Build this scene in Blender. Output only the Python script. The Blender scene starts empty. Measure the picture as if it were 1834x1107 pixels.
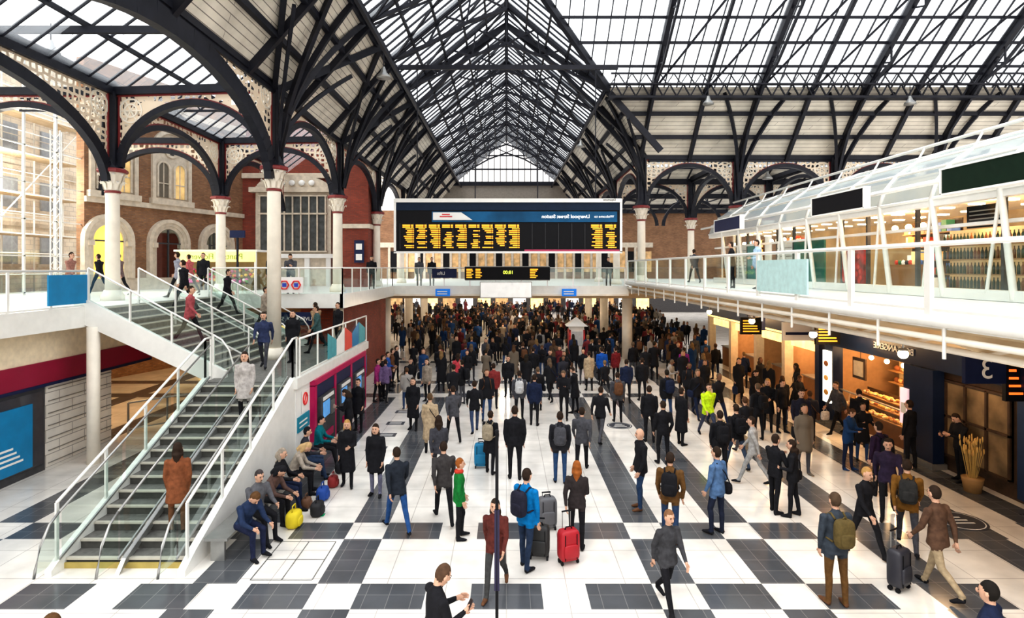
import bpy, math, random, bmesh
import numpy as np
from mathutils import Vector as V, Matrix
random.seed(7)
D=bpy.data; C=bpy.context
sc=C.scene
try:
    sc.view_settings.view_transform='Standard'
    sc.view_settings.look='Medium High Contrast'
except Exception as e: print(e)

# ------------------------------------------------------------ materials
_m={}
def M(name,col,rough=.6,metal=0,var=.1,scale=6,emit=0,bump=0,spec=.5):
    if name in _m: return _m[name]
    m=D.materials.new(name); m.use_nodes=True; nt=m.node_tree; N=nt.nodes; L=nt.links
    b=N['Principled BSDF']; b.inputs['Roughness'].default_value=rough; b.inputs['Metallic'].default_value=metal
    b.inputs['Specular IOR Level'].default_value=spec
    tc=N.new('ShaderNodeTexCoord'); no=N.new('ShaderNodeTexNoise'); no.inputs['Scale'].default_value=scale; no.inputs['Detail'].default_value=4
    cr=N.new('ShaderNodeValToRGB'); L.new(tc.outputs['Object'],no.inputs['Vector']); L.new(no.outputs['Fac'],cr.inputs['Fac'])
    cr.color_ramp.elements[0].position=.3; cr.color_ramp.elements[1].position=.7
    cr.color_ramp.elements[0].color=[c*(1-var) for c in col]+[1]; cr.color_ramp.elements[1].color=[min(1,c*(1+var)) for c in col]+[1]
    L.new(cr.outputs[0],b.inputs['Base Color'])
    if emit: L.new(cr.outputs[0],b.inputs['Emission Color']); b.inputs['Emission Strength'].default_value=emit
    if bump:
        bp=N.new('ShaderNodeBump'); bp.inputs['Strength'].default_value=bump; L.new(no.outputs['Fac'],bp.inputs['Height']); L.new(bp.outputs[0],b.inputs['Normal'])
    _m[name]=m; return m
def brick(name,c1,c2,mort,bw=.23,bh=.075,scale=1,rough=.85,ms=.012,flat=False,bumpy=.2,offset=.5):
    if name in _m: return _m[name]
    m=D.materials.new(name); m.use_nodes=True; nt=m.node_tree; N=nt.nodes; L=nt.links
    b=N['Principled BSDF']; b.inputs['Roughness'].default_value=rough
    tc=N.new('ShaderNodeTexCoord'); br=N.new('ShaderNodeTexBrick'); br.offset=offset
    if flat: L.new(tc.outputs['Object'],br.inputs['Vector'])
    else:
        s=N.new('ShaderNodeSeparateXYZ'); c=N.new('ShaderNodeCombineXYZ'); a=N.new('ShaderNodeMath'); a.operation='ADD'
        L.new(tc.outputs['Object'],s.inputs[0]); L.new(s.outputs[0],a.inputs[0]); L.new(s.outputs[1],a.inputs[1])
        L.new(a.outputs[0],c.inputs[0]); L.new(s.outputs[2],c.inputs[1]); L.new(c.outputs[0],br.inputs['Vector'])
    br.inputs['Scale'].default_value=scale; br.inputs['Brick Width'].default_value=bw; br.inputs['Row Height'].default_value=bh
    br.inputs['Mortar Size'].default_value=ms; br.inputs['Color1'].default_value=[*c1,1]; br.inputs['Color2'].default_value=[*c2,1]; br.inputs['Mortar'].default_value=[*mort,1]
    no=N.new('ShaderNodeTexNoise'); no.inputs['Scale'].default_value=1.2; no.inputs['Detail'].default_value=6; L.new(tc.outputs['Object'],no.inputs['Vector'])
    mr=N.new('ShaderNodeMapRange'); mr.inputs[1].default_value=.3; mr.inputs[2].default_value=.7; mr.inputs[3].default_value=.78; mr.inputs[4].default_value=1.1
    L.new(no.outputs['Fac'],mr.inputs[0]); vm=N.new('ShaderNodeVectorMath'); vm.operation='SCALE'; L.new(br.outputs['Color'],vm.inputs[0]); L.new(mr.outputs[0],vm.inputs['Scale'])
    L.new(vm.outputs[0],b.inputs['Base Color'])
    _m[name]=m; return m
def glassmat(name,tint,transp=.85,rough=.05,trans=0):
    if name in _m: return _m[name]
    m=D.materials.new(name); m.use_nodes=True; nt=m.node_tree; N=nt.nodes; L=nt.links
    for n in list(N):
        if n.type!='OUTPUT_MATERIAL': N.remove(n)
    out=[n for n in N if n.type=='OUTPUT_MATERIAL'][0]
    t=N.new('ShaderNodeBsdfTransparent'); t.inputs[0].default_value=[*tint,1]
    tc=N.new('ShaderNodeTexCoord')
    if trans:
        g=N.new('ShaderNodeBsdfTranslucent'); g.inputs[0].default_value=(.85,.9,.95,1)
        if trans==2: g=N.new('ShaderNodeBsdfDiffuse'); g.inputs[0].default_value=(.62,.70,.72,1)
        br=N.new('ShaderNodeTexBrick'); br.offset=0; br.inputs['Scale'].default_value=1; br.inputs['Brick Width'].default_value=1.0; br.inputs['Row Height'].default_value=.62
        br.inputs['Color1'].default_value=(*[c*.84 for c in tint],1); br.inputs['Color2'].default_value=(*tint,1); br.inputs['Mortar'].default_value=(.3,.3,.32,1); br.inputs['Mortar Size'].default_value=.012
        L.new(tc.outputs['Object'],br.inputs['Vector']); L.new(br.outputs['Color'],t.inputs[0])
    else:
        g=N.new('ShaderNodeBsdfGlossy'); g.inputs['Roughness'].default_value=rough; g.inputs[0].default_value=(.8,.9,.88,1)
    mx=N.new('ShaderNodeMixShader')
    no=N.new('ShaderNodeTexNoise'); no.inputs['Scale'].default_value=.8
    mr=N.new('ShaderNodeMapRange'); mr.inputs[3].default_value=1-transp-.05; mr.inputs[4].default_value=1-transp+.05
    L.new(tc.outputs['Object'],no.inputs[0]); L.new(no.outputs[0],mr.inputs[0]); L.new(mr.outputs[0],mx.inputs[0])
    L.new(t.outputs[0],mx.inputs[1]); L.new(g.outputs[0],mx.inputs[2]); L.new(mx.outputs[0],out.inputs[0])
    _m[name]=m; return m
def lacemat():
    m=D.materials.new('fretwork_cream'); m.use_nodes=True; nt=m.node_tree; N=nt.nodes; L=nt.links
    b=N['Principled BSDF']; out=N['Material Output']; b.inputs['Base Color'].default_value=(.82,.68,.52,1); b.inputs['Roughness'].default_value=.6
    tc=N.new('ShaderNodeTexCoord'); vo=N.new('ShaderNodeTexVoronoi'); vo.feature='DISTANCE_TO_EDGE'; vo.inputs['Scale'].default_value=4.2
    vo.inputs['Randomness'].default_value=.4
    L.new(tc.outputs['Object'],vo.inputs['Vector']); lt=N.new('ShaderNodeMath'); lt.operation='GREATER_THAN'; lt.inputs[1].default_value=.19
    L.new(vo.outputs['Distance'],lt.inputs[0]); t=N.new('ShaderNodeBsdfTransparent'); mx=N.new('ShaderNodeMixShader')
    L.new(lt.outputs[0],mx.inputs[0]); L.new(b.outputs[0],mx.inputs[1]); L.new(t.outputs[0],mx.inputs[2]); L.new(mx.outputs[0],out.inputs[0])
    _m['lace']=m; return m
def randmat(name,cols,k,rough=.8):
    m=D.materials.new(name); m.use_nodes=True; nt=m.node_tree; N=nt.nodes; L=nt.links
    b=N['Principled BSDF']; b.inputs['Roughness'].default_value=rough; b.inputs['Specular IOR Level'].default_value=.2
    oi=N.new('ShaderNodeObjectInfo'); cr=N.new('ShaderNodeValToRGB'); cr.color_ramp.interpolation='CONSTANT'
    e=cr.color_ramp.elements
    while len(e)<len(cols): e.new(.5)
    for i,c in enumerate(cols): e[i].position=i/len(cols); e[i].color=[*c,1]
    ad=N.new('ShaderNodeMath'); ad.operation='MULTIPLY_ADD'; ad.inputs[1].default_value=k; ad.inputs[2].default_value=.37
    fr=N.new('ShaderNodeMath'); fr.operation='FRACT'
    L.new(oi.outputs['Random'],ad.inputs[0]); L.new(ad.outputs[0],fr.inputs[0]); L.new(fr.outputs[0],cr.inputs[0]); L.new(cr.outputs[0],b.inputs['Base Color'])
    return m
STEEL=M('dark_painted_steel',(.013,.014,.022),.5,.1,.25,3,spec=.35)
CREAM=M('cream_paint',(.84,.77,.66),.5,0,.06,3)
RED=M('oxide_red_paint',(.22,.03,.03),.5)
WHITE=M('white_paint',(.80,.79,.76),.45,0,.04,3)
WSTEEL=M('white_steel',(.80,.79,.75),.35,.1,.04,4)
GREY=M('grey_metal',(.35,.35,.34),.35,.7,.08,5)
DGREY=M('dark_grey',(.06,.06,.065),.6,0,.15,8,spec=.3)
BLACK=M('black_panel',(.006,.006,.008),.55,0,.1,5,spec=.2)
NAVY=M('navy_panel',(.008,.015,.06),.5,0,.1,5,spec=.3)
BLUE=M('blue_panel',(.0,.20,.42),.4,0,.1,3)
LED=M('amber_led',(1.0,.40,.03),.5,0,.05,30,emit=1.2)
WARM=M('warm_light',(1.0,.60,.22),.5,0,.3,2,emit=1.6)
WARMW=M('warm_wall',(.60,.38,.18),.7,0,.35,2,emit=.2)
LAMP=M('lamp_glow',(1,.80,.48),.5,0,.02,2,emit=9)
LACE=lacemat()
GLASS=glassmat('clear_glass',(.82,.91,.88),.84)
RGLASS=glassmat('roof_glass',(.95,.98,1),.8,trans=1)
STONE=M('stone',(.60,.52,.42),.8,0,.15,4,bump=.1)
SOFFIT=brick('soffit_boards',(.72,.67,.58),(.66,.61,.53),(.20,.18,.16),bw=4,bh=.16,ms=.01,rough=.8)
BRICKR=brick('red_brick',(.30,.052,.027),(.21,.037,.02),(.14,.055,.04))
BRICKB=brick('brown_brick',(.36,.18,.085),(.24,.11,.05),(.21,.14,.10))
FLW=brick('terrazzo_white',(.86,.82,.76),(.83,.79,.73),(.52,.48,.44),bw=1.0,bh=1.0,ms=.008,rough=.14,flat=True,offset=0)
FLG=brick('terrazzo_grey',(.105,.11,.12),(.085,.09,.10),(.20,.20,.20),bw=.38,bh=.38,ms=.006,rough=.16,flat=True,offset=0)
TILEW=brick('white_tile',(.84,.80,.73),(.80,.76,.70),(.35,.33,.3),bw=.95,bh=.33,ms=.012,rough=.3)

# ------------------------------------------------------------ mesh builder
class MB:
    def __init__(s,name): s.name=name; s.v=[]; s.f=[]; s.m=[]; s.s=[]; s.mats=[]
    def mi(s,mat):
        if mat not in s.mats: s.mats.append(mat)
        return s.mats.index(mat)
    def add(s,vs,fs,mat,sm=False):
        o=len(s.v); s.v+= [tuple(v) for v in vs]; k=s.mi(mat)
        for f in fs: s.f.append(tuple(i+o for i in f)); s.m.append(k); s.s.append(sm)
    def box(s,x0,x1,y0,y1,z0,z1,mat):
        vs=[(x,y,z) for x in(x0,x1) for y in(y0,y1) for z in(z0,z1)]
        s.add(vs,[(0,1,3,2),(4,6,7,5),(0,4,5,1),(2,3,7,6),(0,2,6,4),(1,5,7,3)],mat)
    def quad(s,a,b,c,d,mat): s.add([a,b,c,d],[(0,1,2,3)],mat)
    def poly(s,p,mat): s.add(p,[tuple(range(len(p)))],mat)
    def prism(s,p,off,mat):
        n=len(p); q=[V(a)+V(off) for a in p]
        s.add(list(p)+q,[tuple(range(n)),tuple(range(2*n-1,n-1,-1))]+[(i,(i+1)%n,(i+1)%n+n,i+n) for i in range(n)],mat)
    def frame(s,p,q,up=None):
        d=(V(q)-V(p)); d=d.normalized() if d.length>1e-6 else V((0,0,1))
        u=V(up) if up else (V((0,0,1)) if abs(d.z)<.95 else V((0,1,0)))
        a=d.cross(u).normalized(); b=a.cross(d).normalized(); return d,a,b
    def beam(s,p,q,w,h,mat,up=None):
        p=V(p);q=V(q); d,a,b=s.frame(p,q,up); a=a*w/2; b=b*h/2
        s.add([p-a-b,p+a-b,p+a+b,p-a+b,q-a-b,q+a-b,q+a+b,q-a+b],[(0,1,2,3),(7,6,5,4),(0,4,5,1),(1,5,6,2),(2,6,7,3),(3,7,4,0)],mat)
    def cyl(s,p,q,r1,r2,mat,n=10,sm=True,caps=True):
        p=V(p);q=V(q); d,a,b=s.frame(p,q); vs=[]
        for c,r in((p,r1),(q,r2)):
            for i in range(n):
                t=2*math.pi*i/n; vs.append(c+a*math.cos(t)*r+b*math.sin(t)*r)
        s.add(vs,[(i,(i+1)%n,(i+1)%n+n,i+n) for i in range(n)],mat,sm)
        if caps: s.add(vs,[tuple(range(n-1,-1,-1)),tuple(range(n,2*n))],mat)
    def tube(s,path,r,mat,n=8,up=None):
        path=[V(p) for p in path]; vs=[]; m=len(path)
        for k,p in enumerate(path):
            d=path[min(k+1,m-1)]-path[max(k-1,0)]; dd,a,b=s.frame(V((0,0,0)),d,up)
            rr=r[k] if isinstance(r,(list,tuple)) else r
            for i in range(n):
                t=2*math.pi*i/n; vs.append(p+a*math.cos(t)*rr+b*math.sin(t)*rr)
        fs=[(k*n+i,k*n+(i+1)%n,(k+1)*n+(i+1)%n,(k+1)*n+i) for k in range(m-1) for i in range(n)]
        s.add(vs,fs+[tuple(range(n-1,-1,-1)),tuple(range((m-1)*n,m*n))],mat,True)
    def strip(s,path,w,h,mat,up=None):
        for a,b in zip(path[:-1],path[1:]): s.beam(a,b,w,h,mat,up)
    def lathe(s,c,prof,mat,n=16,sm=True):
        c=V(c); vs=[c+V((r*math.cos(2*math.pi*i/n),r*math.sin(2*math.pi*i/n),z)) for r,z in prof for i in range(n)]
        m=len(prof)
        s.add(vs,[(k*n+i,k*n+(i+1)%n,(k+1)*n+(i+1)%n,(k+1)*n+i) for k in range(m-1) for i in range(n)]+[tuple(range(n-1,-1,-1)),tuple(range((m-1)*n,m*n))],mat,sm)
    def sup(s,c,ax,ay,az,mat,e=2.0,n=12,m=8):
        c=V(c); ax=V(ax);ay=V(ay);az=V(az); vs=[]
        f=lambda x:math.copysign(abs(x)**(2/e),x)
        for j in range(1,m):
            ph=-math.pi/2+math.pi*j/m
            for i in range(n):
                t=2*math.pi*i/n
                vs.append(c+ax*f(math.cos(ph))*f(math.cos(t))+ay*f(math.cos(ph))*f(math.sin(t))+az*f(math.sin(ph)))
        b=len(vs); vs+=[c-az,c+az]
        fs=[(j*n+i,j*n+(i+1)%n,(j+1)*n+(i+1)%n,(j+1)*n+i) for j in range(m-2) for i in range(n)]
        fs+=[(b,(i+1)%n,i) for i in range(n)]+[(b+1,(m-2)*n+i,(m-2)*n+(i+1)%n) for i in range(n)]
        s.add(vs,fs,mat,True)
    def ell(s,c,r,mat,n=12,m=8): s.sup(c,(r[0],0,0),(0,r[1],0),(0,0,r[2]),mat,2,n,m)
    def lattice(s,p,q,depth,dirv,n,mat,w=.07):
        p=V(p);q=V(q);o=V(dirv).normalized()*depth
        s.beam(p,q,w,w,mat); s.beam(p+o,q+o,w,w,mat)
        for i in range(n):
            a=p.lerp(q,i/n); b=p.lerp(q,(i+1)/n); m_=p.lerp(q,(i+.5)/n)
            s.beam(a,m_+o,w*.6,w*.6,mat); s.beam(m_+o,b,w*.6,w*.6,mat)
    def mesh(s):
        me=D.meshes.new(s.name); me.from_pydata(s.v,[],s.f)
        for m in s.mats: me.materials.append(m)
        me.polygons.foreach_set('material_index',s.m); me.polygons.foreach_set('use_smooth',s.s); me.update(); return me
    def build(s,parent=None,recalc=False):
        me=s.mesh()
        if recalc:
            bm=bmesh.new(); bm.from_mesh(me); bmesh.ops.recalc_face_normals(bm,faces=bm.faces); bm.to_mesh(me); bm.free()
        o=D.objects.new(s.name,me); sc.collection.objects.link(o)
        if parent: o.parent=parent
        return o
def empty(name):
    o=D.objects.new(name,None); sc.collection.objects.link(o); o.empty_display_size=.2; return o
def text(body,loc,size,mat,parent=None,rot=(90,0,0),mirror=True,align='CENTER',name='lettering',bold=0):
    cu=D.curves.new(name,'FONT'); cu.body=body; cu.size=size; cu.align_x=align; cu.align_y='CENTER'; cu.extrude=.004; cu.offset=bold
    cu.materials.append(mat); o=D.objects.new(name,cu); sc.collection.objects.link(o)
    o.location=loc; o.rotation_euler=[math.radians(a) for a in rot]
    if mirror: o.scale=(-1,1,1)
    if parent: o.parent=parent
    return o

CAMZ=5.3; F=1050.
# ------------------------------------------------------------ camera
cd=D.cameras.new('camera'); cam=D.objects.new('camera',cd); sc.collection.objects.link(cam); sc.camera=cam
cam.location=(0,0,CAMZ); cam.rotation_euler=(math.pi/2,0,0); cd.sensor_width=36; cd.lens=F/1834*36
cd.shift_x=10/1834; cd.shift_y=-73.5/1834; cd.clip_end=500

# ------------------------------------------------------------ world
w=D.worlds.new('sky'); sc.world=w; w.use_nodes=True; nt=w.node_tree; bg=nt.nodes['Background']
tc=nt.nodes.new('ShaderNodeTexCoord'); sp=nt.nodes.new('ShaderNodeSeparateXYZ'); cr=nt.nodes.new('ShaderNodeValToRGB')
nt.links.new(tc.outputs['Generated'],sp.inputs[0]); nt.links.new(sp.outputs[2],cr.inputs[0]); nt.links.new(cr.outputs[0],bg.inputs[0])
cr.color_ramp.elements[0].color=(.66,.62,.58,1); cr.color_ramp.elements[1].color=(.95,.97,1,1); cr.color_ramp.elements[1].position=.6; bg.inputs[1].default_value=2.15

# ------------------------------------------------------------ floor
LX=[-15.5,-12.6,-10.2,-4.9,-2.8,2.8,4.65,7.2,9.4,11.0]; TY=[4.75,7.1,9.47,11.83,24.4,27.2,33]
SQ=[.95,2.8,4.65,6.5,8.35,10.2]; SQ=[-a for a in SQ]+SQ
b=.37
xs={-40,40}; ys={-8,95}
for x in LX+SQ: xs|={round(x-b,3),round(x+b,3)}
for y in TY: ys|={round(y-b,3),round(y+b,3)}
xs=sorted(xs); ys=sorted(ys)
fl=MB('floor')
for i in range(len(xs)-1):
    for j in range(len(ys)-1):
        cx=(xs[i]+xs[i+1])/2; cy=(ys[j]+ys[j+1])/2
        inx=any(abs(cx-x)<b for x in LX); iny=any(abs(cy-y)<b for y in TY); sq=any(abs(cx-x)<b for x in SQ)
        g= (iny and not sq) or (inx and not iny)
        fl.quad((xs[i],ys[j],0),(xs[i+1],ys[j],0),(xs[i+1],ys[j+1],0),(xs[i],ys[j+1],0),FLG if g else FLW)
fl.build()
INK=M('floor_ink',(.05,.055,.07),.4)
for (x,y,rx,ry) in [(3.8,19.7,.42,.42),(9.5,12.3,.5,.5)]:
    g=MB('floor_roundel_sign'); g.lathe((x,y,0),[(rx,.001),(rx,.006)],INK,28,False)
    g.lathe((x,y,0),[(rx*.9,.006),(rx*.9,.0075)],WHITE,28,False); g.lathe((x,y,0),[(rx*.86,.0075),(rx*.86,.0082)],INK,28,False)
    for k in range(3): 
        g.box(x-.22+.05*k,x+.22-.05*k,y-.16+.14*k,y-.11+.14*k,.0082,.0095,WHITE)
    g.build()
for (x,y) in [(-3.78,21.6),(-3.78,20),(-3.8,18.6),(-3.82,17.2),(2.3,30.5)]:
    g=MB('floor_plaque'); g.box(x-.3,x+.3,y-.2,y+.2,.001,.006,INK)
    for k in range(3): g.box(x-.2,x+.2,y-.12+.1*k,y-.09+.1*k,.006,.008,WHITE)
    g.build()
g=MB('floor_access_hatch'); 
for (a,c) in [((-4.35,9.95),(-3.3,9.95)),((-4.35,11.35),(-3.3,11.35)),((-4.35,9.95),(-4.35,11.35)),((-3.3,9.95),(-3.3,11.35)),((-4.35,10.65),(-3.3,10.65)),((-3.82,9.95),(-3.82,11.35))]:
    g.beam((*a,.003),(*c,.003),.02,.004,GREY)
g.build()
g=MB('floor_exit_marker'); g.box(-4.15,-3.9,12.5,12.65,.001,.006,M('exit_green',(.0,.4,.15))); g.build()

# ------------------------------------------------------------ roof
E=7.65; ZE=11.2; XL=5.0; ZL=14.2; ZR=18.4
ce=MB('ceiling')
def slab(b_,p,q,r,t,mat): b_.quad(p,q,r,t,mat)
slab(ce,(-E,3,ZE),(-E,60,ZE),(-XL,60,ZL),(-XL,3,ZL),SOFFIT)
slab(ce,(E,31.5,ZE),(E,60,ZE),(XL,60,ZL),(XL,28.8,ZL),SOFFIT)
slab(ce,(E,31.5,ZE),(45,31.5,ZE),(45,28.8,ZL),(XL,28.8,ZL),SOFFIT)
gl=MB('ceiling_glazing')
gl.quad((-XL,3,ZL),(-XL,60,ZL),(0,60,ZR),(0,3,ZR),RGLASS)
gl.poly([(XL,28.8,ZL),(XL,60,ZL),(0,60,ZR),(0,23.5,ZR)],RGLASS)
gl.poly([(XL,28.8,ZL),(45,28.8,ZL),(45,19,22.04),(0,19,22.04),(0,23.5,ZR)],RGLASS)
gl.quad((-E,3,ZE),(-E,36,ZE),(-10.5,36,13.4),(-10.5,3,13.4),RGLASS)
gl.quad((-13.4,3,ZE),(-13.4,36,ZE),(-10.5,36,13.4),(-10.5,3,13.4),RGLASS)
gl.quad((-13.4,3,ZE),(-13.4,36,ZE),(-19.5,36,14.6),(-19.5,3,14.6),RGLASS)
RY=[(31.5,39.4),(39.4,47.3),(47.3,55.2),(55.2,60)]
for a,c in RY:
    m_=(a+c)/2
    for p,q in ((a,m_),(c,m_)):
        h=p+(q-p)*.3; zh=ZE+2.0*.3
        ce.quad((E,p,ZE),(45,p,ZE),(45,h,zh),(E,h,zh),SOFFIT); gl.quad((E,h,zh),(45,h,zh),(45,q,ZE+2),(E,q,ZE+2),RGLASS)
ce.build(); gl.build()

bars=MB('roof_glazing_bars')
y=3.3
while y<60:
    bars.beam((-XL,y,ZL-.03),(0,y,ZR-.03),.04,.09,STEEL)
    if y>29: bars.beam((XL,y,ZL-.03),(0,y,ZR-.03),.04,.09,STEEL)
    elif y>23.5:
        t=(y-23.5)/5.3; bars.beam((0,y,ZR-.03),(XL*t,y,ZR-(ZR-ZL)*t-.03),.04,.09,STEEL)
    y+=.62
for t in (.2,.4,.6,.8):
    x=XL*(1-t); z=ZL+(ZR-ZL)*t
    bars.beam((-x,3,z-.1),(-x,60,z-.1),.09,.16,STEEL); bars.beam((x,28.8-5.3*t,z-.1),(x,60,z-.1),.09,.16,STEEL)
x=.3
while x<44:
    y0=28.8 if x>XL else 23.5+5.3*x/XL; z0=ZL+(28.8-y0)*.8
    bars.beam((x,y0,z0-.03),(x,19,22.0),.04,.09,STEEL); x+=.62
for k in range(1,10):
    yy=28.8-k*.95; z=ZL+(28.8-yy)*.8; xx=max(0,(yy-23.5)/5.3*XL)
    bars.beam((xx,yy,z-.08),(45,yy,z-.08),.06,.12,STEEL)
y=3.3
while y<36:
    bars.beam((-E,y,ZE),(-10.5,y,13.37),.04,.08,STEEL); bars.beam((-13.4,y,ZE),(-10.5,y,13.37),.04,.08,STEEL); bars.beam((-13.4,y,ZE),(-19.5,y,14.57),.04,.08,STEEL); y+=.8
for (x,z) in [(-9,12.25),(-10.5,13.35),(-12,12.25),(-15.4,12.3),(-17.5,13.45)]: bars.beam((x,3,z),(x,36,z),.1,.14,STEEL)
for a,c in RY:
    m_=(a+c)/2; x=8.2
    while x<44: 
        bars.beam((x,a,ZE-.03),(x,m_,ZE+1.97),.08,.14,STEEL); bars.beam((x,c,ZE-.03),(x,m_,ZE+1.97),.08,.14,STEEL); x+=1.3
    bars.beam((E,c,ZE-.1),(45,c,ZE-.1),.3,.4,STEEL); bars.beam((E,m_,ZE+1.9),(45,m_,ZE+1.9),.12,.2,STEEL)
    for f in (.33,.66): bars.beam((E,c+(m_-c)*f,ZE+2*f-.08),(45,c+(m_-c)*f,ZE+2*f-.08),.1,.14,STEEL)
    x=9.8
    while x<44: 
        bars.beam((x,a,ZE-.15),(x,c,ZE-.15),.07,.1,STEEL); bars.beam((x,m_,ZE-.15),(x,m_,ZE+1.9),.06,.06,STEEL); bars.beam((x,m_,ZE-.15),(x,(m_+c)/2,ZE+.95),.06,.06,STEEL); x+=2.6
bars.build()

ty=5.45
tys=[]
while ty<60: tys.append(ty); ty+=3.93
for ty in tys:
    g=MB('roof_truss'); K=STEEL
    sides=(-1,1) if ty>28 else (-1,)
    for s in sides:
        a=V((s*XL,ty,ZL)); r=V((0,ty,ZR))
        g.beam(a,r,.16,.26,K)
        low=[V((s*XL,ty,ZL)),V((s*3.4,ty,ZL+.65)),V((s*1.7,ty,ZL+1.6)),V((0,ty,ZL+2.2))]
        g.strip(low,.11,.13,K)
        for t,l in ((.25,low[1]),(.45,low[1]),(.45,low[2]),(.7,low[2]),(.7,low[3])):
            g.beam(a.lerp(r,t),l,.07,.08,K)
        g.beam((s*E,ty,ZE-.1),(s*XL,ty,ZL-.12),.18,.3,K)
    g.beam((0,ty,ZR),(0,ty,ZL+2.2),.08,.08,K)
    g.build()
g=MB('roof_wind_bracing')
for i in range(len(tys)-1):
    a,b_=tys[i],tys[i+1]
    for s in (-1,1):
        if s>0 and a<29: continue
        g.beam((s*XL,a,ZL-.2),(0,b_,ZR-.2),.07,.09,STEEL); g.beam((0,a,ZR-.2),(s*XL,b_,ZL-.2),.07,.09,STEEL)
g.beam((0,19,ZR-.1),(0,60,ZR-.1),.2,.3,STEEL)
g.beam((XL,28.8,ZL-.1),(0,23.5,ZR-.1),.22,.35,STEEL); g.beam((0,23.5,ZR),(-.0,19,22),.2,.3,STEEL)
for s in (-1,1):
    g.beam((s*XL,28.8,ZL-.15),(0,31,ZR-.25),.2,.28,STEEL); g.beam((s*E,31.5,ZE),(s*2.4,30.6,ZR-2.4),.14,.2,STEEL); g.beam((s*2.4,30.6,ZR-2.4),(0,31,ZR-.25),.14,.2,STEEL)
g.build()
g=MB('lattice_girder'); g.lattice((-XL,3,ZL),(-XL,60,ZL),.75,(.5,0,-.85),72,STEEL,.12); g.beam((-XL,3,ZL),(-XL,60,ZL),.3,.12,STEEL)
g.beam((-XL-.1,3,ZL),(-XL-.1,60,ZL),.1,.5,STEEL); g.build()
g=MB('lattice_girder'); g.lattice((XL,28.8,ZL),(XL,60,ZL),.75,(-.5,0,-.85),40,STEEL,.12); g.beam((XL,28.8,ZL),(XL,60,ZL),.3,.12,STEEL); g.build()
g=MB('lattice_girder'); g.lattice((XL,28.7,ZL-.5),(45,28.7,ZL-.5),.6,(0,0,1),60,STEEL,.1)
g.lattice((XL,28.0,ZL-.1),(45,28.0,ZL-.1),.5,(0,0,1),60,STEEL,.07); g.beam((XL,28.8,ZL-.55),(45,28.8,ZL-.55),.5,.1,STEEL); g.build()
g=MB('soffit_purlin')
for t in (.0,.34,.67):
    x=E+(XL-E)*t; z=ZE+(ZL-ZE)*t-.1
    g.beam((-x,3,z),(-x,60,z),.16,.2,STEEL); g.beam((x,31.5-2.7*t,z),(x,60,z),.16,.2,STEEL)
    yy=31.5-2.7*t; g.beam((x,yy,z),(45,yy,z),.16,.2,STEEL)
for i,(ya,yb) in enumerate([(8.3,13.8),(19.3,13.8),(19.3,23.2),(27.1,23.2),(27.1,31),(35,31)]):
    g.beam((-E,ya,ZE-.1),(-XL,yb,ZL-.15),.16,.26,STEEL)
g.build()
for k,x in enumerate([7.2,9.8,12.4,15,17.6,20.2,22.8,25.4,28,30.6,33.2,36]):
    g=MB('roof_truss')
    g.beam((x,31.5,ZE-.1),(x,28.8,ZL-.15),.18,.3,STEEL)
    main=(k%2==0)
    g.beam((x,28.8,ZL-.15),(x,19,21.9),.12 if not main else .22,.2 if not main else .4,STEEL)
    if main:
        a=[V((x,28.8,ZL-.3)),V((x,26.8,ZL+.5)),V((x,24.6,ZL+2.1)),V((x,22,ZL+4.4)),V((x,19,ZL+6.6))]
        g.strip(a,.1,.12,STEEL)
        for j in range(1,5):
            yv=a[j].y; g.beam(a[j],(x,yv,ZL+(28.8-yv)*.8),.07,.07,STEEL); yp=a[j-1].y*.5+yv*.5
            g.beam(a[j],(x+.0,yp,ZL+(28.8-yp)*.8),.07,.07,STEEL)
        g.beam((x,28.8,ZL-.2),(x+2.6,24.6,ZL+3.1),.07,.08,STEEL); g.beam((x+2.6,28.8,ZL-.2),(x+5.2,24.6,ZL+3.1),.07,.08,STEEL)
        g.beam((x,31.4,ZE),(x,27.2,ZL+.9),.12,.16,STEEL)
    g.build()
for (x,y,z) in [(-4.4,21,13.0),(9.5,27.6,13.9),(19,27.6,13.9),(4.2,33,13),(-13.6,17.5,12.6),(13.8,31,10.9)]:
    g=MB('pendant_lamp'); g.lathe((x,y,z-.9),[(.26,0),(.24,.08),(.12,.2),(.07,.34),(.05,.4)],GREY,16); g.cyl((x,y,z-.55),(x,y,z),.02,.02,STEEL,6); g.lathe((x,y,z-.9),[(.2,.005),(.2,.02)],WHITE,16); g.build()

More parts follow.
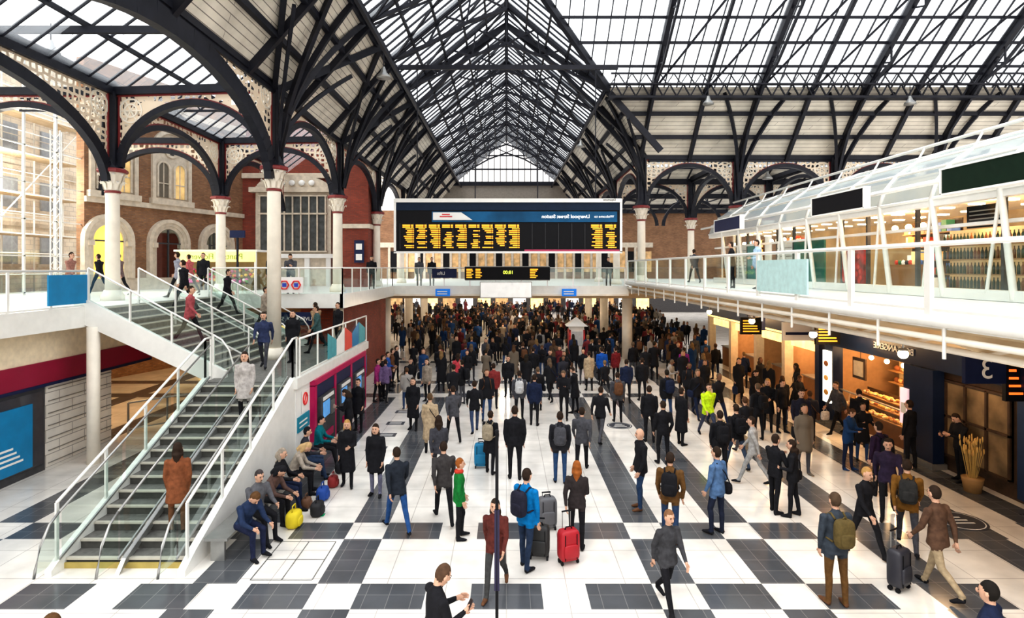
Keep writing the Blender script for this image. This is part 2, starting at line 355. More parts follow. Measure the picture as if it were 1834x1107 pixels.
# ------------------------------------------------------------ columns
def column(x,y,z0):
    g=MB('iron_column')
    g.lathe((x,y,z0),[(.36,0),(.36,.18),(.3,.24),(.26,.36)],CREAM)
    g.lathe((x,y,0),[(.225,z0+.3),(.21,7.75),(.21,7.85)],CREAM,18)
    g.lathe((x,y,0),[(.23,7.82),(.25,7.86),(.23,7.9)],RED)
    g.lathe((x,y,0),[(.22,7.88),(.25,8.1),(.32,8.4),(.40,8.52)],CREAM)
    for k in range(10):
        a=2*math.pi*k/10; c,s_=math.cos(a),math.sin(a); t=V((-s_,c,0))*.07; o=V((x,y,0))
        for z,rr,h in ((7.92,.25,.28),(8.12,.28,.34)):
            if z>8: c,s_=math.cos(a+.31),math.sin(a+.31); t=V((-s_,c,0))*.07
            p0=o+V((c*rr,s_*rr,z)); p1=o+V((c*(rr+.05),s_*(rr+.05),z+h*.7)); p2=o+V((c*(rr+.15),s_*(rr+.15),z+h)); p3=o+V((c*(rr+.17),s_*(rr+.17),z+h-.08))
            g.add([p0-t*.6,p0+t*.6,p1-t,p1+t,p2-t*.8,p2+t*.8,p3],[(0,1,3,2),(2,3,5,4),(4,5,6)],CREAM,True)
    g.lathe((x,y,0),[(.44,8.5),(.47,8.54),(.47,8.6),(.42,8.64)],RED,8,False)
    g.lathe((x,y,0),[(.40,8.6),(.30,8.75),(.22,8.95),(.19,9.3),(.19,ZE)],STEEL,8,False)
    for d in ((1,1),(1,-1),(-1,1),(-1,-1)): g.beam((x+.19*d[0],y+.19*d[1],8.6),(x+.19*d[0],y+.19*d[1],ZE),.08,.08,STEEL)
    g.build(); 
for x,y,z0 in [(-7.65,19.3,2.32),(-7.8,27.1,4.2),(-7.75,35,4.2),(-13.3,19.8,4.2),(-13.4,27.5,4.2),(7.25,31.5,4.55),(7.4,39.4,4.2),(7.4,47,4.2),(-7.7,43,4.2),(-7.7,51,4.2),(12.4,31.5,4.6),(17.6,31.5,4.55),(22.8,31.5,4.55),(28,31.5,4.55),(12.4,39.4,4.2),(17.6,39.4,4.2),(22.8,39.4,4.2)]:
    column(x,y,z0)

def archpts(P,Q,z0,zc,ins=.25,n=24,pw=1.1):
    P=V((*P,0));Q=V((*Q,0)); L=(Q-P).length; d=(Q-P)/L; h=L/2-ins; r=[]
    for i in range(n+1):
        t=math.pi*i/n; s_=L/2-h*math.cos(t); r.append((P+d*s_)+V((0,0,z0+(zc-z0)*math.sin(t)**pw)))
    return r,d,L
def arch(P,Q,z0=8.7,zc=10.8,zt=11.25,thick=.2,beamh=.26,lace=True):
    g=MB('fretwork_arch'); a,d,L=archpts(P,Q,z0,zc)
    nrm=V((-d.y,d.x,0))
    g.strip(a,.24,thick,STEEL,up=None)
    p=V((*P,zt)); q=V((*Q,zt)); g.beam(p,q,.26,beamh,STEEL)
    if lace:
        for i in range(len(a)-1):
            x,y=a[i],a[i+1]
            if zt-.12-max(x.z,y.z)>.08: 
                g.quad(x,y,V((y.x,y.y,zt-.12)),V((x.x,x.y,zt-.12)),LACE)
        for e in (P,Q):
            c=V((*e,0)); s_=1 if e is P else -1
            c2=c+d*s_*.66+V((0,0,zt-.66))
            for r in (.4,.22):
                ring=[c2+d*math.cos(2*math.pi*k/14)*r+V((0,0,math.sin(2*math.pi*k/14)*r)) for k in range(15)]
                g.strip(ring,.05,.045,CREAM,up=tuple(nrm))
            for k in range(6):
                aa=math.pi*k/3; g.beam(c2,c2+d*math.cos(aa)*.4+V((0,0,math.sin(aa)*.4)),.035,.035,CREAM)
            g.beam(c+d*s_*.24+V((0,0,9)),c+d*s_*.24+V((0,0,zt)),.06,.06,RED)
        g.beam(p+V((0,0,-.16)),q+V((0,0,-.16)),.07,.05,RED)
        g.strip([v+V((0,0,.13)) for v in a[1:-1]],.06,.05,RED)
    g.build()
arch((-7.65,7.5),(-7.65,19.3),8.2,10.85,11.45,.5,.6)
arch((-13.3,7.9),(-13.3,19.8),8.2,10.85,11.35,.35,.45)
arch((-7.65,19.3),(-7.8,27.1)); arch((-7.8,27.1),(-7.75,35)); arch((-7.75,35),(-7.7,43)); arch((-7.7,43),(-7.7,51))
arch((-13.3,19.8),(-13.4,27.5)); arch((-13.4,27.5),(-13.4,35.4))
arch((-13.3,19.8),(-7.65,19.3)); arch((-13.4,27.5),(-7.8,27.1)); arch((-19.4,19.8),(-13.3,19.8)); arch((-19.2,27.4),(-13.4,27.5))
for a,c in [(7.25,12.4),(12.4,17.6),(17.6,22.8),(22.8,28),(28,33.2)]:
    arch((a,31.5),(c,31.5)); arch((a,39.4),(c,39.4)); arch((a,47.3),(c,47.3),lace=False)
arch((7.25,31.5),(7.4,39.4)); arch((7.4,39.4),(7.4,47)); arch((7.4,47),(7.4,55))
for x in (12.4,17.6,22.8): arch((x,31.5),(x,39.4),lace=False)
for s,yy in [(-1,19.3),(-1,27.1),(-1,35),(-1,43),(-1,51),(1,31.5),(1,39.4),(1,47),(1,55)]:
    g=MB('roof_bracket')
    for dy in (-1.6,0,1.6):
        pts=[]
        for t in range(9):
            u=t/8; pts.append(V((s*(7.5-2.4*u),yy+dy*u**1.3,9.0+5.0*(u**.62))))
        g.strip(pts,.14,.19,STEEL)
    for dy in (-3,3):
        pts=[V((s*(7.5-1.6*u),yy+dy*u,9.3+(3.3)*(u**.7))) for u in [k/8 for k in range(9)]]; g.strip(pts,.1,.14,STEEL)
    g.build()
for x in (12.4,17.6,22.8,28):
    g=MB('roof_bracket')
    for dx in (-1.6,0,1.6):
        pts=[V((x+dx*(k/8)**1.3,31.4-2.4*k/8,9.0+5*((k/8)**.62))) for k in range(9)]; g.strip(pts,.14,.19,STEEL)
    g.build()
g=MB('tie_beam')
g.lattice((-19.5,23.5,11.6),(-E,23.5,11.6),.5,(0,0,1),18,STEEL,.08)
g.lattice((-19.5,13,11.7),(-E,13,11.7),.5,(0,0,1),18,STEEL,.08)
g.beam((-19.5,16.5,12),(-E,16.5,12),.12,.2,STEEL); g.build()
g=MB('gable_window')
for i in range(25):
    x=-7.5+i*.625; zt=ZR-(abs(x)/XL)*(ZR-ZL) if abs(x)<XL else ZE+(E-abs(x))/(E-XL)*(ZL-ZE)
    g.beam((x,60,11),(x,60,max(11.1,zt)),.08,.08,STEEL)
for z in (12.3,13.9,15.4,16.8):
    hw=(ZR-z)/(ZR-ZL)*XL if z>ZL else XL+(ZL-z)/(ZL-ZE)*(E-XL); g.beam((-hw,60,z),(hw,60,z),.12,.14,STEEL)
g.box(-7.6,7.6,59.9,60.1,11,13.9,M('dull_gable_panel',(.24,.21,.18),.7)); g.beam((-7.6,59.8,13.9),(7.6,59.8,13.9),.2,.4,STEEL)
g.build()

# ------------------------------------------------------------ back walls
g=MB('wall_back'); g.box(-36,45,60.2,60.8,4.2,11.2,BRICKB)
for i in range(30):
    x=-12+i*.9; g.box(x-.12,x+.12,60.0,60.2,4.2,7.4,STONE); g.box(x+.14,x+.76,60.08,60.2,4.9,7.0,WARMW if i%3 else BLACK)
g.box(-14,15,60,60.25,7.4,7.9,STONE); g.box(-36,45,70,70.4,0,4.0,DGREY)
for i in range(16):
    x=-16+i*2.1; g.box(x,x+1.5,69.9,70,.4,2.9,WARM if i%3==0 else (WARMW if i%3==1 else M('shop_white_light',(.9,.9,.85),.5,emit=1.2)))
g.build()

# ------------------------------------------------------------ railing helper
def railing(name,pts,h=1.05,sp=1.5,glass=True,mat=WSTEEL,r=.03,lowrail=True,endcurve=0,post=.035,gh=None,nopost=False):
    g=MB(name); pts=[V(p) for p in pts]; up=V((0,0,h))
    top=[p+up for p in pts]
    g.tube(top,r,mat)
    if endcurve:
        p=pts[0]; d=(pts[0]-pts[1]).normalized(); d.z=0; d.normalize()
        e=[top[0],top[0]+d*.22+V((0,0,-.13)),top[0]+d*.42+V((0,0,-.4)),top[0]+d*.52+V((0,0,-.75)),p+d*.55]; g.tube(e,r,mat)
        if glass: g.poly([p+V((0,0,.05)),p+d*.53+V((0,0,.05)),e[3],e[2],e[1],top[0]],GLASS)
    for a,b_ in zip(pts[:-1],pts[1:]):
        L=(b_-a).length; n=max(1,round(L/sp))
        if glass:
            for i in range(n):
                p=a.lerp(b_,(i+.03)/n); q=a.lerp(b_,(i+.97)/n)
                g.quad(p+V((0,0,.08)),q+V((0,0,.08)),q+V((0,0,h-.05)),p+V((0,0,h-.05)),GLASS)
        if not nopost:
            for i in range(n+1):
                p=a.lerp(b_,i/n); g.beam(p+V((0,0,-.12)),p+up,post,post*1.8,mat)
        if lowrail: g.beam(a+V((0,0,.06)),b_+V((0,0,.06)),.03,.04,mat)
    return g.build()

# ------------------------------------------------------------ mezzanine slabs
UNDER=M('warm_soffit',(.66,.52,.34),.7,0,.1,2)
g=MB('mezzanine_deck')
g.box(-22,-11.5,-2,22.8,3.85,4.2,WHITE); g.box(-22,-6.4,22.8,60.1,3.85,4.2,WHITE)
g.box(-6.4,6.7,32.8,60.1,3.85,4.2,WHITE); g.box(6.7,32,33.05,60.1,3.85,4.2,WHITE)
g.box(-6.5,6.8,32.6,32.8,3.75,4.3,WSTEEL); g.box(-6.4,6.7,32.56,32.6,3.75,3.85,CREAM)
g.box(-6.42,-6.25,22.6,32.7,3.75,4.3,WSTEEL); g.box(-11.5,-6.3,22.6,22.8,3.75,4.3,WSTEEL); g.box(-11.55,-11.4,-2,16,3.7,4.25,WSTEEL)
g.build()
g=MB('upper_walkway')
g.box(6.75,32,-2,33,4.35,4.55,WHITE); 
g.tube([(6.7,-2,4.47),(6.7,33,4.47)],.09,WSTEEL); g.tube([(6.75,-2,4.2),(6.75,33,4.2)],.05,CREAM); g.tube([(7.3,-2,3.95),(7.3,33,3.95)],.06,CREAM); g.tube([(9.1,-2,3.6),(9.1,33,3.6)],.06,CREAM)
y=1.0
while y<33:
    g.prism([(6.75,y,4.35),(11.3,y,4.35),(11.3,y,3.4),(9.2,y,3.65),(7.3,y,3.98),(6.75,y,4.2)],(0,.1,0),UNDER)
    g.beam((7.3,y,3.95),(8.2,y+.8,4.3),.05,.05,CREAM); g.beam((7.3,y+1.6,3.95),(8.2,y+.8,4.3),.05,.05,CREAM)
    g.beam((9.1,y,3.6),(9.1,y+.8,4.3),.05,.05,CREAM); g.beam((9.1,y+1.6,3.6),(9.1,y+.8,4.3),.05,.05,CREAM)
    g.cyl((6.72,y,3.9),(6.72,y,4.5),.03,.03,WSTEEL,6); y+=1.6
g.box(6.9,11.3,-2,33,4.30,4.35,UNDER)
g.build()
railing('glass_balustrade',[(-11.45,2,4.22),(-11.45,16,4.22)],1.0,1.3)
railing('glass_balustrade',[(-11.4,22.7,4.22),(-6.35,22.7,4.22),(-6.35,32.7,4.22),(6.6,32.7,4.22)],1.08,1.5)
railing('glass_balustrade',[(6.72,3,4.58),(6.72,32.5,4.58)],1.1,2.1,post=.07,r=.04)
g=MB('balustrade_advert_panel'); g.box(6.66,6.7,13.0,15.6,4.7,5.5,M('pale_cyan',(.50,.72,.72),.4)); g.build()
g=MB('blue_poster'); g.box(-11.4,-11.36,14.55,16,4.35,5.12,BLUE); g.build()
s=empty('bridge_departure_display'); g=MB('case'); g.box(-4.1,-2.75,32.3,32.5,4.75,5.25,NAVY); g.box(-2.3,2.4,32.3,32.5,4.65,5.35,BLACK)
for cx,n in ((-2.0,2),(1.5,1)):
    for k in range(n):
        for r in range(6): g.box(cx+k*.5-.2,cx+k*.5+random.uniform(.05,.25),32.28,32.3,4.75+r*.09,4.80+r*.09,LED)
g.box(-2.3,2.4,32.5,32.6,4.6,5.4,GREY)
g.build(s); text('18:00',(0.1,32.27,5.05),.26,M('green_led',(.8,1,.1),emit=1.5),s); text('Lifts',(-3.6,32.27,5),.26,WHITE,s)
g=MB('hanging_white_sign'); g.box(-1.4,1.35,31.9,32.1,3.7,4.5,M('white_sign',(.9,.9,.88),.4,emit=.25)); g.box(-1.45,1.4,32.1,32.15,3.65,4.55,GREY)
for x in (-1,1): g.box(x-.03,x+.03,32.1,32.56,4.0,4.06,GREY)
g.build()
for x in (-3.5,3.45):
    s=empty('hanging_blue_sign'); g=MB('panel'); g.box(x-.4,x+.4,32.2,32.3,3.75,4.15,M('sign_blue',(.0,.16,.6),.4,emit=.4)); g.box(x-.02,x+.02,32.3,32.58,4.0,4.05,GREY); g.build(s)
    for k in range(2): 
        g=MB('line'); g.box(x-.3,x+.25,32.19,32.2,3.85+.13*k,3.9+.13*k,WHITE); g.build(s)
g=MB('ceiling_downlights')
for x in np.arange(-20,22,2.6):
    for yy in (36,41,46,52,58):
        g.lathe((x,yy,0),[(.14,3.80),(.14,3.845)],LAMP,10,False)
g.build()
g=MB('deck_soffit_beams')
for yy in (34,38,43,48,53): g.box(-22,24,yy-.15,yy+.15,3.55,3.85,UNDER)
for x in (-7,7): 
    for yy in (34,42,50): g.lathe((x,yy,0),[(.3,0),(.3,3.55)],CREAM,14)
g.build()

# ------------------------------------------------------------ departures board
s=empty('departures_board')
g=MB('case'); X0,X1,Z0,Z1,Y=-4.93,5.07,6.0,8.3,26.
g.box(X0,X1,Y,Y+.5,Z0,Z1,GREY); g.box(X0-.05,X1+.05,Y-.12,Y+.1,Z1-.1,Z1+.07,WHITE); g.box(X0-.05,X0+.05,Y-.1,Y,Z0,Z1,WHITE); g.box(X1-.05,X1+.05,Y-.1,Y,Z0,Z1,WHITE)
g.box(X0-.05,X1+.05,Y-.1,Y,Z0-.05,Z0+.04,WHITE); g.box(X0+.05,X1-.05,Y-.03,Y,Z0+.04,Z1-.1,BLACK)
g.box(X0+.05,X1-.05,Y-.06,Y-.03,7.85,Z1-.1,M('dusk_blue_panel',(.008,.02,.045),.5,spec=.2))
g.box(-3.3,4.9,Y-.06,Y-.03,7.33,7.80,M('board_blue',(.008,.08,.18),.5,0,.4,.8,emit=.1,spec=.2))
g.box(-3.25,-2.0,Y-.075,Y-.06,7.42,7.76,WHITE); g.prism([(-2.0,Y-.08,7.42),(-2.0,Y-.08,7.76),(-1.5,Y-.08,7.42)],(0,.02,0),WHITE); g.box(-2.95,-2.4,Y-.085,Y-.07,7.55,7.60,M('mark_red',(.6,.05,.06))); g.box(-2.85,-2.5,Y-.085,Y-.07,7.64,7.69,M('mark_red',(.6,.05,.06)))
g.box(.8,5.0,Y-.05,Y-.03,6.02,6.12,M('board_red',(.40,.04,.1)))
g.build(s)
g=MB('led_rows')
for c in list(range(9))+[14,15]:
    x=-4.6+c*.585 if c<9 else 3.75+(c-14)*.62
    for r in range(13):
        z=7.2-r*.082
        if r<2: g.box(x,x+.34,Y-.06,Y-.03,z-.035,z+.02,LED); g.box(x+.38,x+.48,Y-.06,Y-.03,z-.035,z+.02,LED); continue
        if random.random()<.12: continue
        g.box(x+.22-random.uniform(0,.2),x+.42,Y-.06,Y-.03,z-.03,z+.015,LED)
        if c%2==0 or r%3==0: g.box(x+.44,x+.5,Y-.06,Y-.03,z-.03,z+.015,LED)
for c in range(17): g.box(-4.72+c*.585,-4.70+c*.585,Y-.05,Y-.03,6.15,7.27,DGREY)
g.build(s)
BW=M('board_lettering',(.95,.95,.95),.5,emit=.5)
text('Welcome to',(4.32,Y-.075,7.57),.17,BW,s); text('Liverpool Street Station',(2.62,Y-.075,7.57),.22,BW,s,bold=.004); text('Departures',(4.55,Y-.13,8.31),.12,DGREY,s)
g=MB('hangers')
for x in (-4,-1.4,1.4,4): g.cyl((x,Y+.3,8.3),(x,Y+.3,14.3),.025,.025,STEEL,6)
g.beam((-5,Y+.3,14.3),(5,Y+.3,14.3),.12,.2,STEEL)
g.build(s)

# ------------------------------------------------------------ left: brick building
def arch_ring(g,fn,u,z0,w,zs,t,depth,mat,n=16):
    o=[];i_=[]
    for (R,l) in ((w/2+t,o),(w/2,i_)):
        l.append((u-R,z0))
        for k in range(n+1):
            a=math.pi-math.pi*k/n; l.append((u+R*math.cos(a),zs+R*math.sin(a)))
        l.append((u+R,z0))
    for k in range(len(o)-1):
        a,b_,c,d=o[k],o[k+1],i_[k+1],i_[k]
        P=[fn(*p,depth) for p in (a,b_,c,d)]; Q=[fn(*p,-.05) for p in (a,b_,c,d)]
        g.add(P+Q,[(0,1,2,3),(0,4,5,1),(3,2,6,7)],mat)
    return i_
def wallfn(A,B):
    A=V((*A,0));B=V((*B,0)); d=(B-A).normalized(); n=V((d.y,-d.x,0))
    return lambda u,z,dep: A+d*u+n*dep+V((0,0,z)), (B-A).length
fn,L=wallfn((-19.3,26.8),(-16.2,36))
g=MB('wall_left_brick_building'); 
def fbox(g,fn,u0,u1,z0,z1,d0,d1,mat):
    vs=[fn(u,z,d) for u in(u0,u1) for d in(d0,d1) for z in(z0,z1)]
    g.add(vs,[(0,1,3,2),(4,6,7,5),(0,4,5,1),(2,3,7,6),(0,2,6,4),(1,5,7,3)],mat)
fbox(g,fn,0,L,0,15,-.5,0,BRICKB)
fbox(g,fn,0,L,8.35,8.6,0,.15,STONE); fbox(g,fn,0,L,13.4,13.8,0,.25,STONE); fbox(g,fn,0,L,4.2,4.8,0,.12,STONE)
for u,mt in ((1.1,WARM),(4.4,DGREY),(7.6,DGREY)):
    for k,(w,t,dp) in enumerate(((1.5,.16,.12),(1.82,.16,.18),(2.14,.18,.24))):
        inn=arch_ring(g,fn,u,4.8,w,6.6,t,dp,STONE)
        if k==0: g.poly([fn(*p,.03) for p in inn],glassmat('dk',(.2,.2,.2),.5) if mt is DGREY else M('arch_glow',(.95,.60,.12),.6,0,.3,1,emit=.8))
    for dx in (-1,1): fbox(g,fn,u+dx*.95-.14,u+dx*.95+.14,6.35,6.6,0,.3,STONE)
    fbox(g,fn,u-.03,u+.03,4.8,7.3,.02,.08,DGREY); fbox(g,fn,u-.75,u+.75,6.55,6.62,.02,.08,DGREY)
WIN=M('window_warm',(.75,.52,.22),.4,0,.3,1.5,emit=.3)
for u in (4.6,1.4):
    inn=arch_ring(g,fn,u,8.9,2.0,11.4,.2,.16,STONE); g.poly([fn(*p,.02) for p in inn],STONE)
    for dx in (-.5,.5):
        i2=arch_ring(g,fn,u+dx,9.0,.62,10.5,.1,.12,STONE); g.poly([fn(*p,.05) for p in i2],WIN if dx>0 else M('window_dim',(.16,.14,.11),.3))
        fbox(g,fn,u+dx-.02,u+dx+.02,9,10.8,.05,.09,STONE); fbox(g,fn,u+dx-.3,u+dx+.3,9.7,9.75,.05,.09,STONE)
    c=[fn(u+.42*math.cos(2*math.pi*k/20),11.6+.42*math.sin(2*math.pi*k/20),.05) for k in range(20)]; g.poly(c,DGREY)
    g.strip(c+[c[0]],.1,.12,STONE)
    for k in range(6): 
        a=2*math.pi*k/6; g.beam(fn(u,11.6,.08),fn(u+.4*math.cos(a),11.6+.4*math.sin(a),.08),.05,.05,STONE)
    fbox(g,fn,u-1.3,u+1.3,8.6,8.9,0,.25,STONE)
g.build(recalc=True)
fn2=lambda u,z,d: V((u,36-d,z))
g=MB('wall_back_left_red_brick'); fbox(g,fn2,-16.2,-7.9,0,15,-.5,0,BRICKR); fbox(g,fn2,-9.75,-8.0,0,12.2,0,2.0,BRICKR)
fbox(g,fn2,-9.85,-7.9,7.6,7.85,0,2.1,STONE)
fbox(g,fn2,-16.2,-9.8,10.8,11.1,0,.15,STONE); g.build(recalc=True)
g=MB('window_stone_surround'); fbox(g,fn2,-15.3,-10.7,4.2,10.3,0.02,.25,STONE)
fbox(g,fn2,-15.0,-11.0,6.3,9.7,.25,.3,M('leaded_glass',(.07,.075,.075),.4,0,.4,3,spec=.3))
for k in range(9): fbox(g,fn2,-15.0+k*.5-.04,-15.0+k*.5+.04,6.3,9.7,.3,.4,STONE)
for z in (6.3,8.6,9.7): fbox(g,fn2,-15.1,-10.9,z-.05,z+.05,.3,.42,STONE)
fbox(g,fn2,-15.6,-10.4,9.9,10.2,.1,.55,STONE); fbox(g,fn2,-15.6,-10.4,5.9,6.15,.1,.5,WHITE)
pp=[fn2(-13+2.2*math.cos(math.pi*k/14),10.2+.75*math.sin(math.pi*k/14),.2) for k in range(15)]; g.prism(pp,(0,-.2,0),STONE)
for k in range(5): g.ell(fn2(-14.2+k*.6,10.45,.5),(.2,.08,.17),WHITE)
for x in (-15.2,-13.9,-12.1,-10.8): fbox(g,fn2,x-.15,x+.15,4.2,6,.25,.45,WHITE)
g.build(recalc=True)
g=MB('hanging_sign'); g.box(-8.75,-8.2,33.7,33.8,5.6,6.9,NAVY)
for k in range(2): g.box(-8.65,-8.3,33.68,33.7,5.75+.6*k,6.1+.6*k,WHITE)
g.build()
PALE=brick('pale_building',(.92,.82,.68),(.84,.74,.60),(.62,.56,.48),bw=.6,bh=.25)
g=MB('wall_left_exterior'); g.box(-25,-24.6,10,34,0,16,PALE)
for k in range(8):
    for z in (5.5,8.3,11): g.box(-24.6,-24.5,11.3+k*2.8,12.6+k*2.8,z,z+1.5,M('sky_window',(.35,.38,.42),.1)); g.box(-24.6,-24.45,11.1+k*2.8,12.8+k*2.8,z-.15,z,STONE)
for z in (7.4,10.2,13): g.box(-24.6,-24.35,10,34,z,z+.2,STONE)
g.build()
g=MB('scaffolding')
for k in range(9):
    for xx in (-23.6,-22.6): g.cyl((xx,16+k*1.9,0),(xx,16+k*1.9,14.5),.045,.045,WSTEEL,6)
for z in (5,6.9,8.8,10.7,12.6):
    for xx in (-23.6,-22.6): g.cyl((xx,15.5,z),(xx,31.5,z),.04,.04,WSTEEL,6); g.cyl((xx,15.5,z+1),(xx,31.5,z+1),.025,.025,WSTEEL,6)
    g.box(-23.6,-22.6,16,31.2,z-.06,z-.02,M('scaffold_board',(.5,.38,.24),.8))
for k in range(8): g.cyl((-22.6,16+k*1.9,5+1.9*(k%4)),(-22.6,17.9+k*1.9,6.9+1.9*(k%4)),.03,.03,WSTEEL,6)
g.build()
g=MB('window_glazed_screen')
for k in range(14): g.beam((-19.5,5+k*1.7,4.2),(-19.5,5+k*1.7,14.5),.05,.08,WSTEEL)
for z in (4.3,5.8,7.3,8.8,10.3,11.8,13.3): g.beam((-19.5,4,z),(-19.5,27,z),.05,.05,WSTEEL)
g.quad((-19.5,4,4.2),(-19.5,27,4.2),(-19.5,27,14.5),(-19.5,4,14.5),glassmat('screen_glass',(.95,.97,.96),.92))
g.build()
g=MB('lattice_mast')
for dx,dy in ((0,0),(.4,0),(.2,.35)): g.cyl((-18.9+dx,24.3+dy,4.2),(-18.9+dx,24.3+dy,11),.03,.03,WSTEEL,6)
for k in range(12):
    z=4.3+k*.55; q=[(-18.9,24.3),(-18.5,24.3),(-18.7,24.65)]
    for a in range(3): g.cyl((*q[a],z),(*q[(a+1)%3],z+.55),.015,.015,WSTEEL,5)
g.build()
s=empty('flower_kiosk'); g=MB('stall')
YEL=M('kiosk_sign',(.95,.80,.25),.5,0,.15,2,emit=.8)
g.box(-16.1,-12.3,28.6,28.75,5.6,6.1,YEL); g.box(-16.3,-12.2,28.7,30.2,6.1,6.2,WHITE)
for x in (-16.1,-12.3): g.box(x-.05,x+.05,28.7,28.8,4.2,6.1,WHITE)
g.box(-16.1,-12.3,30.1,30.2,4.2,6.1,M('kiosk_back',(.25,.17,.08),.7,emit=.3))
for k in range(3): g.box(-16.0,-12.4,28.6+k*.3,28.9+k*.3,4.2,4.5+k*.25,M('crate',(.2,.15,.08)))
fc=[M('flower_%d'%i,c) for i,c in enumerate([(.8,.1,.1),(.9,.6,.1),(.85,.85,.8),(.7,.1,.4),(.1,.3,.05)])]
for k in range(120):
    i=random.randrange(3); g.ell((random.uniform(-16,-12.5),28.7+i*.3+random.uniform(0,.2),4.6+i*.25+random.uniform(0,.15)),(.09,.09,.08),random.choice(fc),6,4)
g.build(s); text('Plants & Flowers',(-14.2,28.58,5.85),.4,M('kiosk_text',(.2,.35,.05)),s)

# ------------------------------------------------------------ stairs
TREAD=M('stair_tread',(.15,.145,.135),.6,0,.25,10,spec=.3); NOSE=M('stair_nosing',(.50,.47,.40),.5); RISER=M('stair_riser',(.07,.067,.06),.7,0,.2,8)
s=empty('lower_staircase'); g=MB('flight'); n=14; X0,X1=-7.8,-5.65; y0=10.4; run=4.9/n; rise=2.3/n
for i in range(n):
    a=y0+i*run; g.box(X0,X1,a,a+run+.02,0 if i<2 else (i-2)*rise,(i+1)*rise-.02,RISER); g.box(X0,X1,a-.02,a+run+.02,(i+1)*rise-.02,(i+1)*rise,TREAD)
    g.box(X0,X1,a-.025,a+.05,(i+1)*rise-.03,(i+1)*rise+.004,NOSE)
for x,w in ((X0-.12,.12),(X1,.14)):
    g.prism([(x,y0-.35,0),(x,y0+4.9,0),(x,y0+4.9,2.45),(x,y0-.0,.3),(x,y0-.35,.1)],(w,0,0),WSTEEL)
g.prism([(-6.76,y0-.3,0),(-6.76,y0+4.9,2.2),(-6.76,y0+4.9,2.42),(-6.76,y0-.1,.2)],(.08,0,0),GREY)
g.box(X0,X1,y0-.06,y0-.03,0,.1,M('step_yellow',(.42,.32,.09)))
g.build(s)
for x in (X0-.06,X1+.07):
    r=railing('balustrade',[(x,y0-.15,.2),(x,y0+4.9,2.45),(x,15.6,2.45)],1.0,1.35,mat=WSTEEL,glass=False,lowrail=False,r=.028); r.parent=s
for x in (X0+.06,-6.72,X1-.06):
    r=railing('balustrade_glass',[(x,y0-.25,.2),(x,y0+4.9,2.4)],.88,1.7,endcurve=1,mat=GREY,r=.022,nopost=True); r.parent=s
s=empty('landing_block'); g=MB('block')
g.box(-7.9,-5.5,15.3,23.0,0,2.3,WHITE); g.box(-7.9,-5.5,15.3,23,2.3,2.32,TREAD); g.box(-5.55,-5.42,15.2,23.05,2.15,2.42,WSTEEL)
g.build(s)
r=railing('balustrade',[(-5.5,15.6,2.42),(-5.5,23,2.42)],1.0,1.5,mat=WSTEEL); r.parent=s
g=MB('balustrade_graphics')
for k,(c1) in enumerate([M('graphic_teal',(.05,.3,.35)),WHITE,M('poster_red',(.6,.06,.04)),BLUE,M('graphic_teal',(.05,.3,.35))]):
    y=17.9+k*.95; g.prism([(-5.46,y,2.5),(-5.46,y+.9,2.5),(-5.46,y+.9,3.0+.3*(k%2)),(-5.46,y,3.3-.3*(k%2))],(.01,0,0),c1)
g.build(s)
s=empty('ticket_machine'); MAG=M('magenta_frame',(.42,.0,.08),.4)
g=MB('frame'); g.box(-5.5,-5.36,16.4,22.4,1.98,2.15,MAG)
for y in (16.4,18.3,20.2,22.2): g.box(-5.5,-5.36,y,y+.2,0,2.0,MAG)
g.box(-5.5,-5.38,16.6,22.2,1.6,1.98,NAVY); g.box(-5.5,-5.42,16.6,22.2,0,1.6,BLACK)
for k,y in enumerate((16.65,18.55,20.45)):
    g.box(-5.42,-5.30,y+.1,y+1.5,.1,1.58,DGREY); g.box(-5.30,-5.28,y+.3,y+.9,.95,1.4,M('screen_blue',(.1,.3,.6),.3,emit=.5)); g.box(-5.3,-5.27,y+1.0,y+1.35,.9,1.3,GREY); g.box(-5.3,-5.26,y+.4,y+1.2,.3,.5,MAG); g.box(-5.3,-5.28,y+.3,y+1.3,1.45,1.55,WHITE)
g.build(s)
g=MB('wall_sign'); g.box(-5.5,-5.47,22.45,22.95,1.2,1.9,BLUE); g.box(-5.5,-5.47,15.4,16.3,.95,1.35,M('teal',(.0,.22,.32))); 
for k in range(2): g.box(-5.47,-5.465,15.5,16.1,1.05+.12*k,1.09+.12*k,WHITE)
g.build()
g=MB('no_smoking_sign'); ring=[V((-5.47,15.95+.16*math.cos(2*math.pi*k/18),1.75+.16*math.sin(2*math.pi*k/18))) for k in range(19)]
g.strip(ring,.03,.03,M('sign_red',(.7,.03,.03)),up=(1,0,0)); g.beam(ring[3],ring[12],.03,.03,M('sign_red',(.7,.03,.03))); g.box(-5.49,-5.48,15.7,16.2,1.4,1.98,WHITE); g.build()
s=empty('upper_staircase'); g=MB('flight'); n=12; xa=-7.9; run=3.5/n; rise=1.9/n
for i in range(n):
    x=xa-i*run; z=2.3+(i+1)*rise
    g.box(x-run-.02,x,16,22.4,z-.2,z,TREAD); g.box(x-.05,x+.02,16,22.4,z-.03,z+.004,NOSE)
g.quad((-7.9,16,2.15),(-7.9,22.4,2.15),(-11.4,22.4,3.9),(-11.4,16,3.9),WHITE)
for y in (15.85,22.4): g.prism([(-7.6,y,2.0),(-7.6,y,2.5),(-11.4,y,4.45),(-11.7,y,4.45),(-11.7,y,3.75),(-11.4,y,3.75)],(0,.15,0),WSTEEL)
g.build(s)
for y in (15.92,18.1,20.3,22.3):
    r=railing('balustrade',[(-7.95,y,2.48),(-11.35,y,4.3)],1.0,1.3,endcurve=1,r=.025); r.parent=s
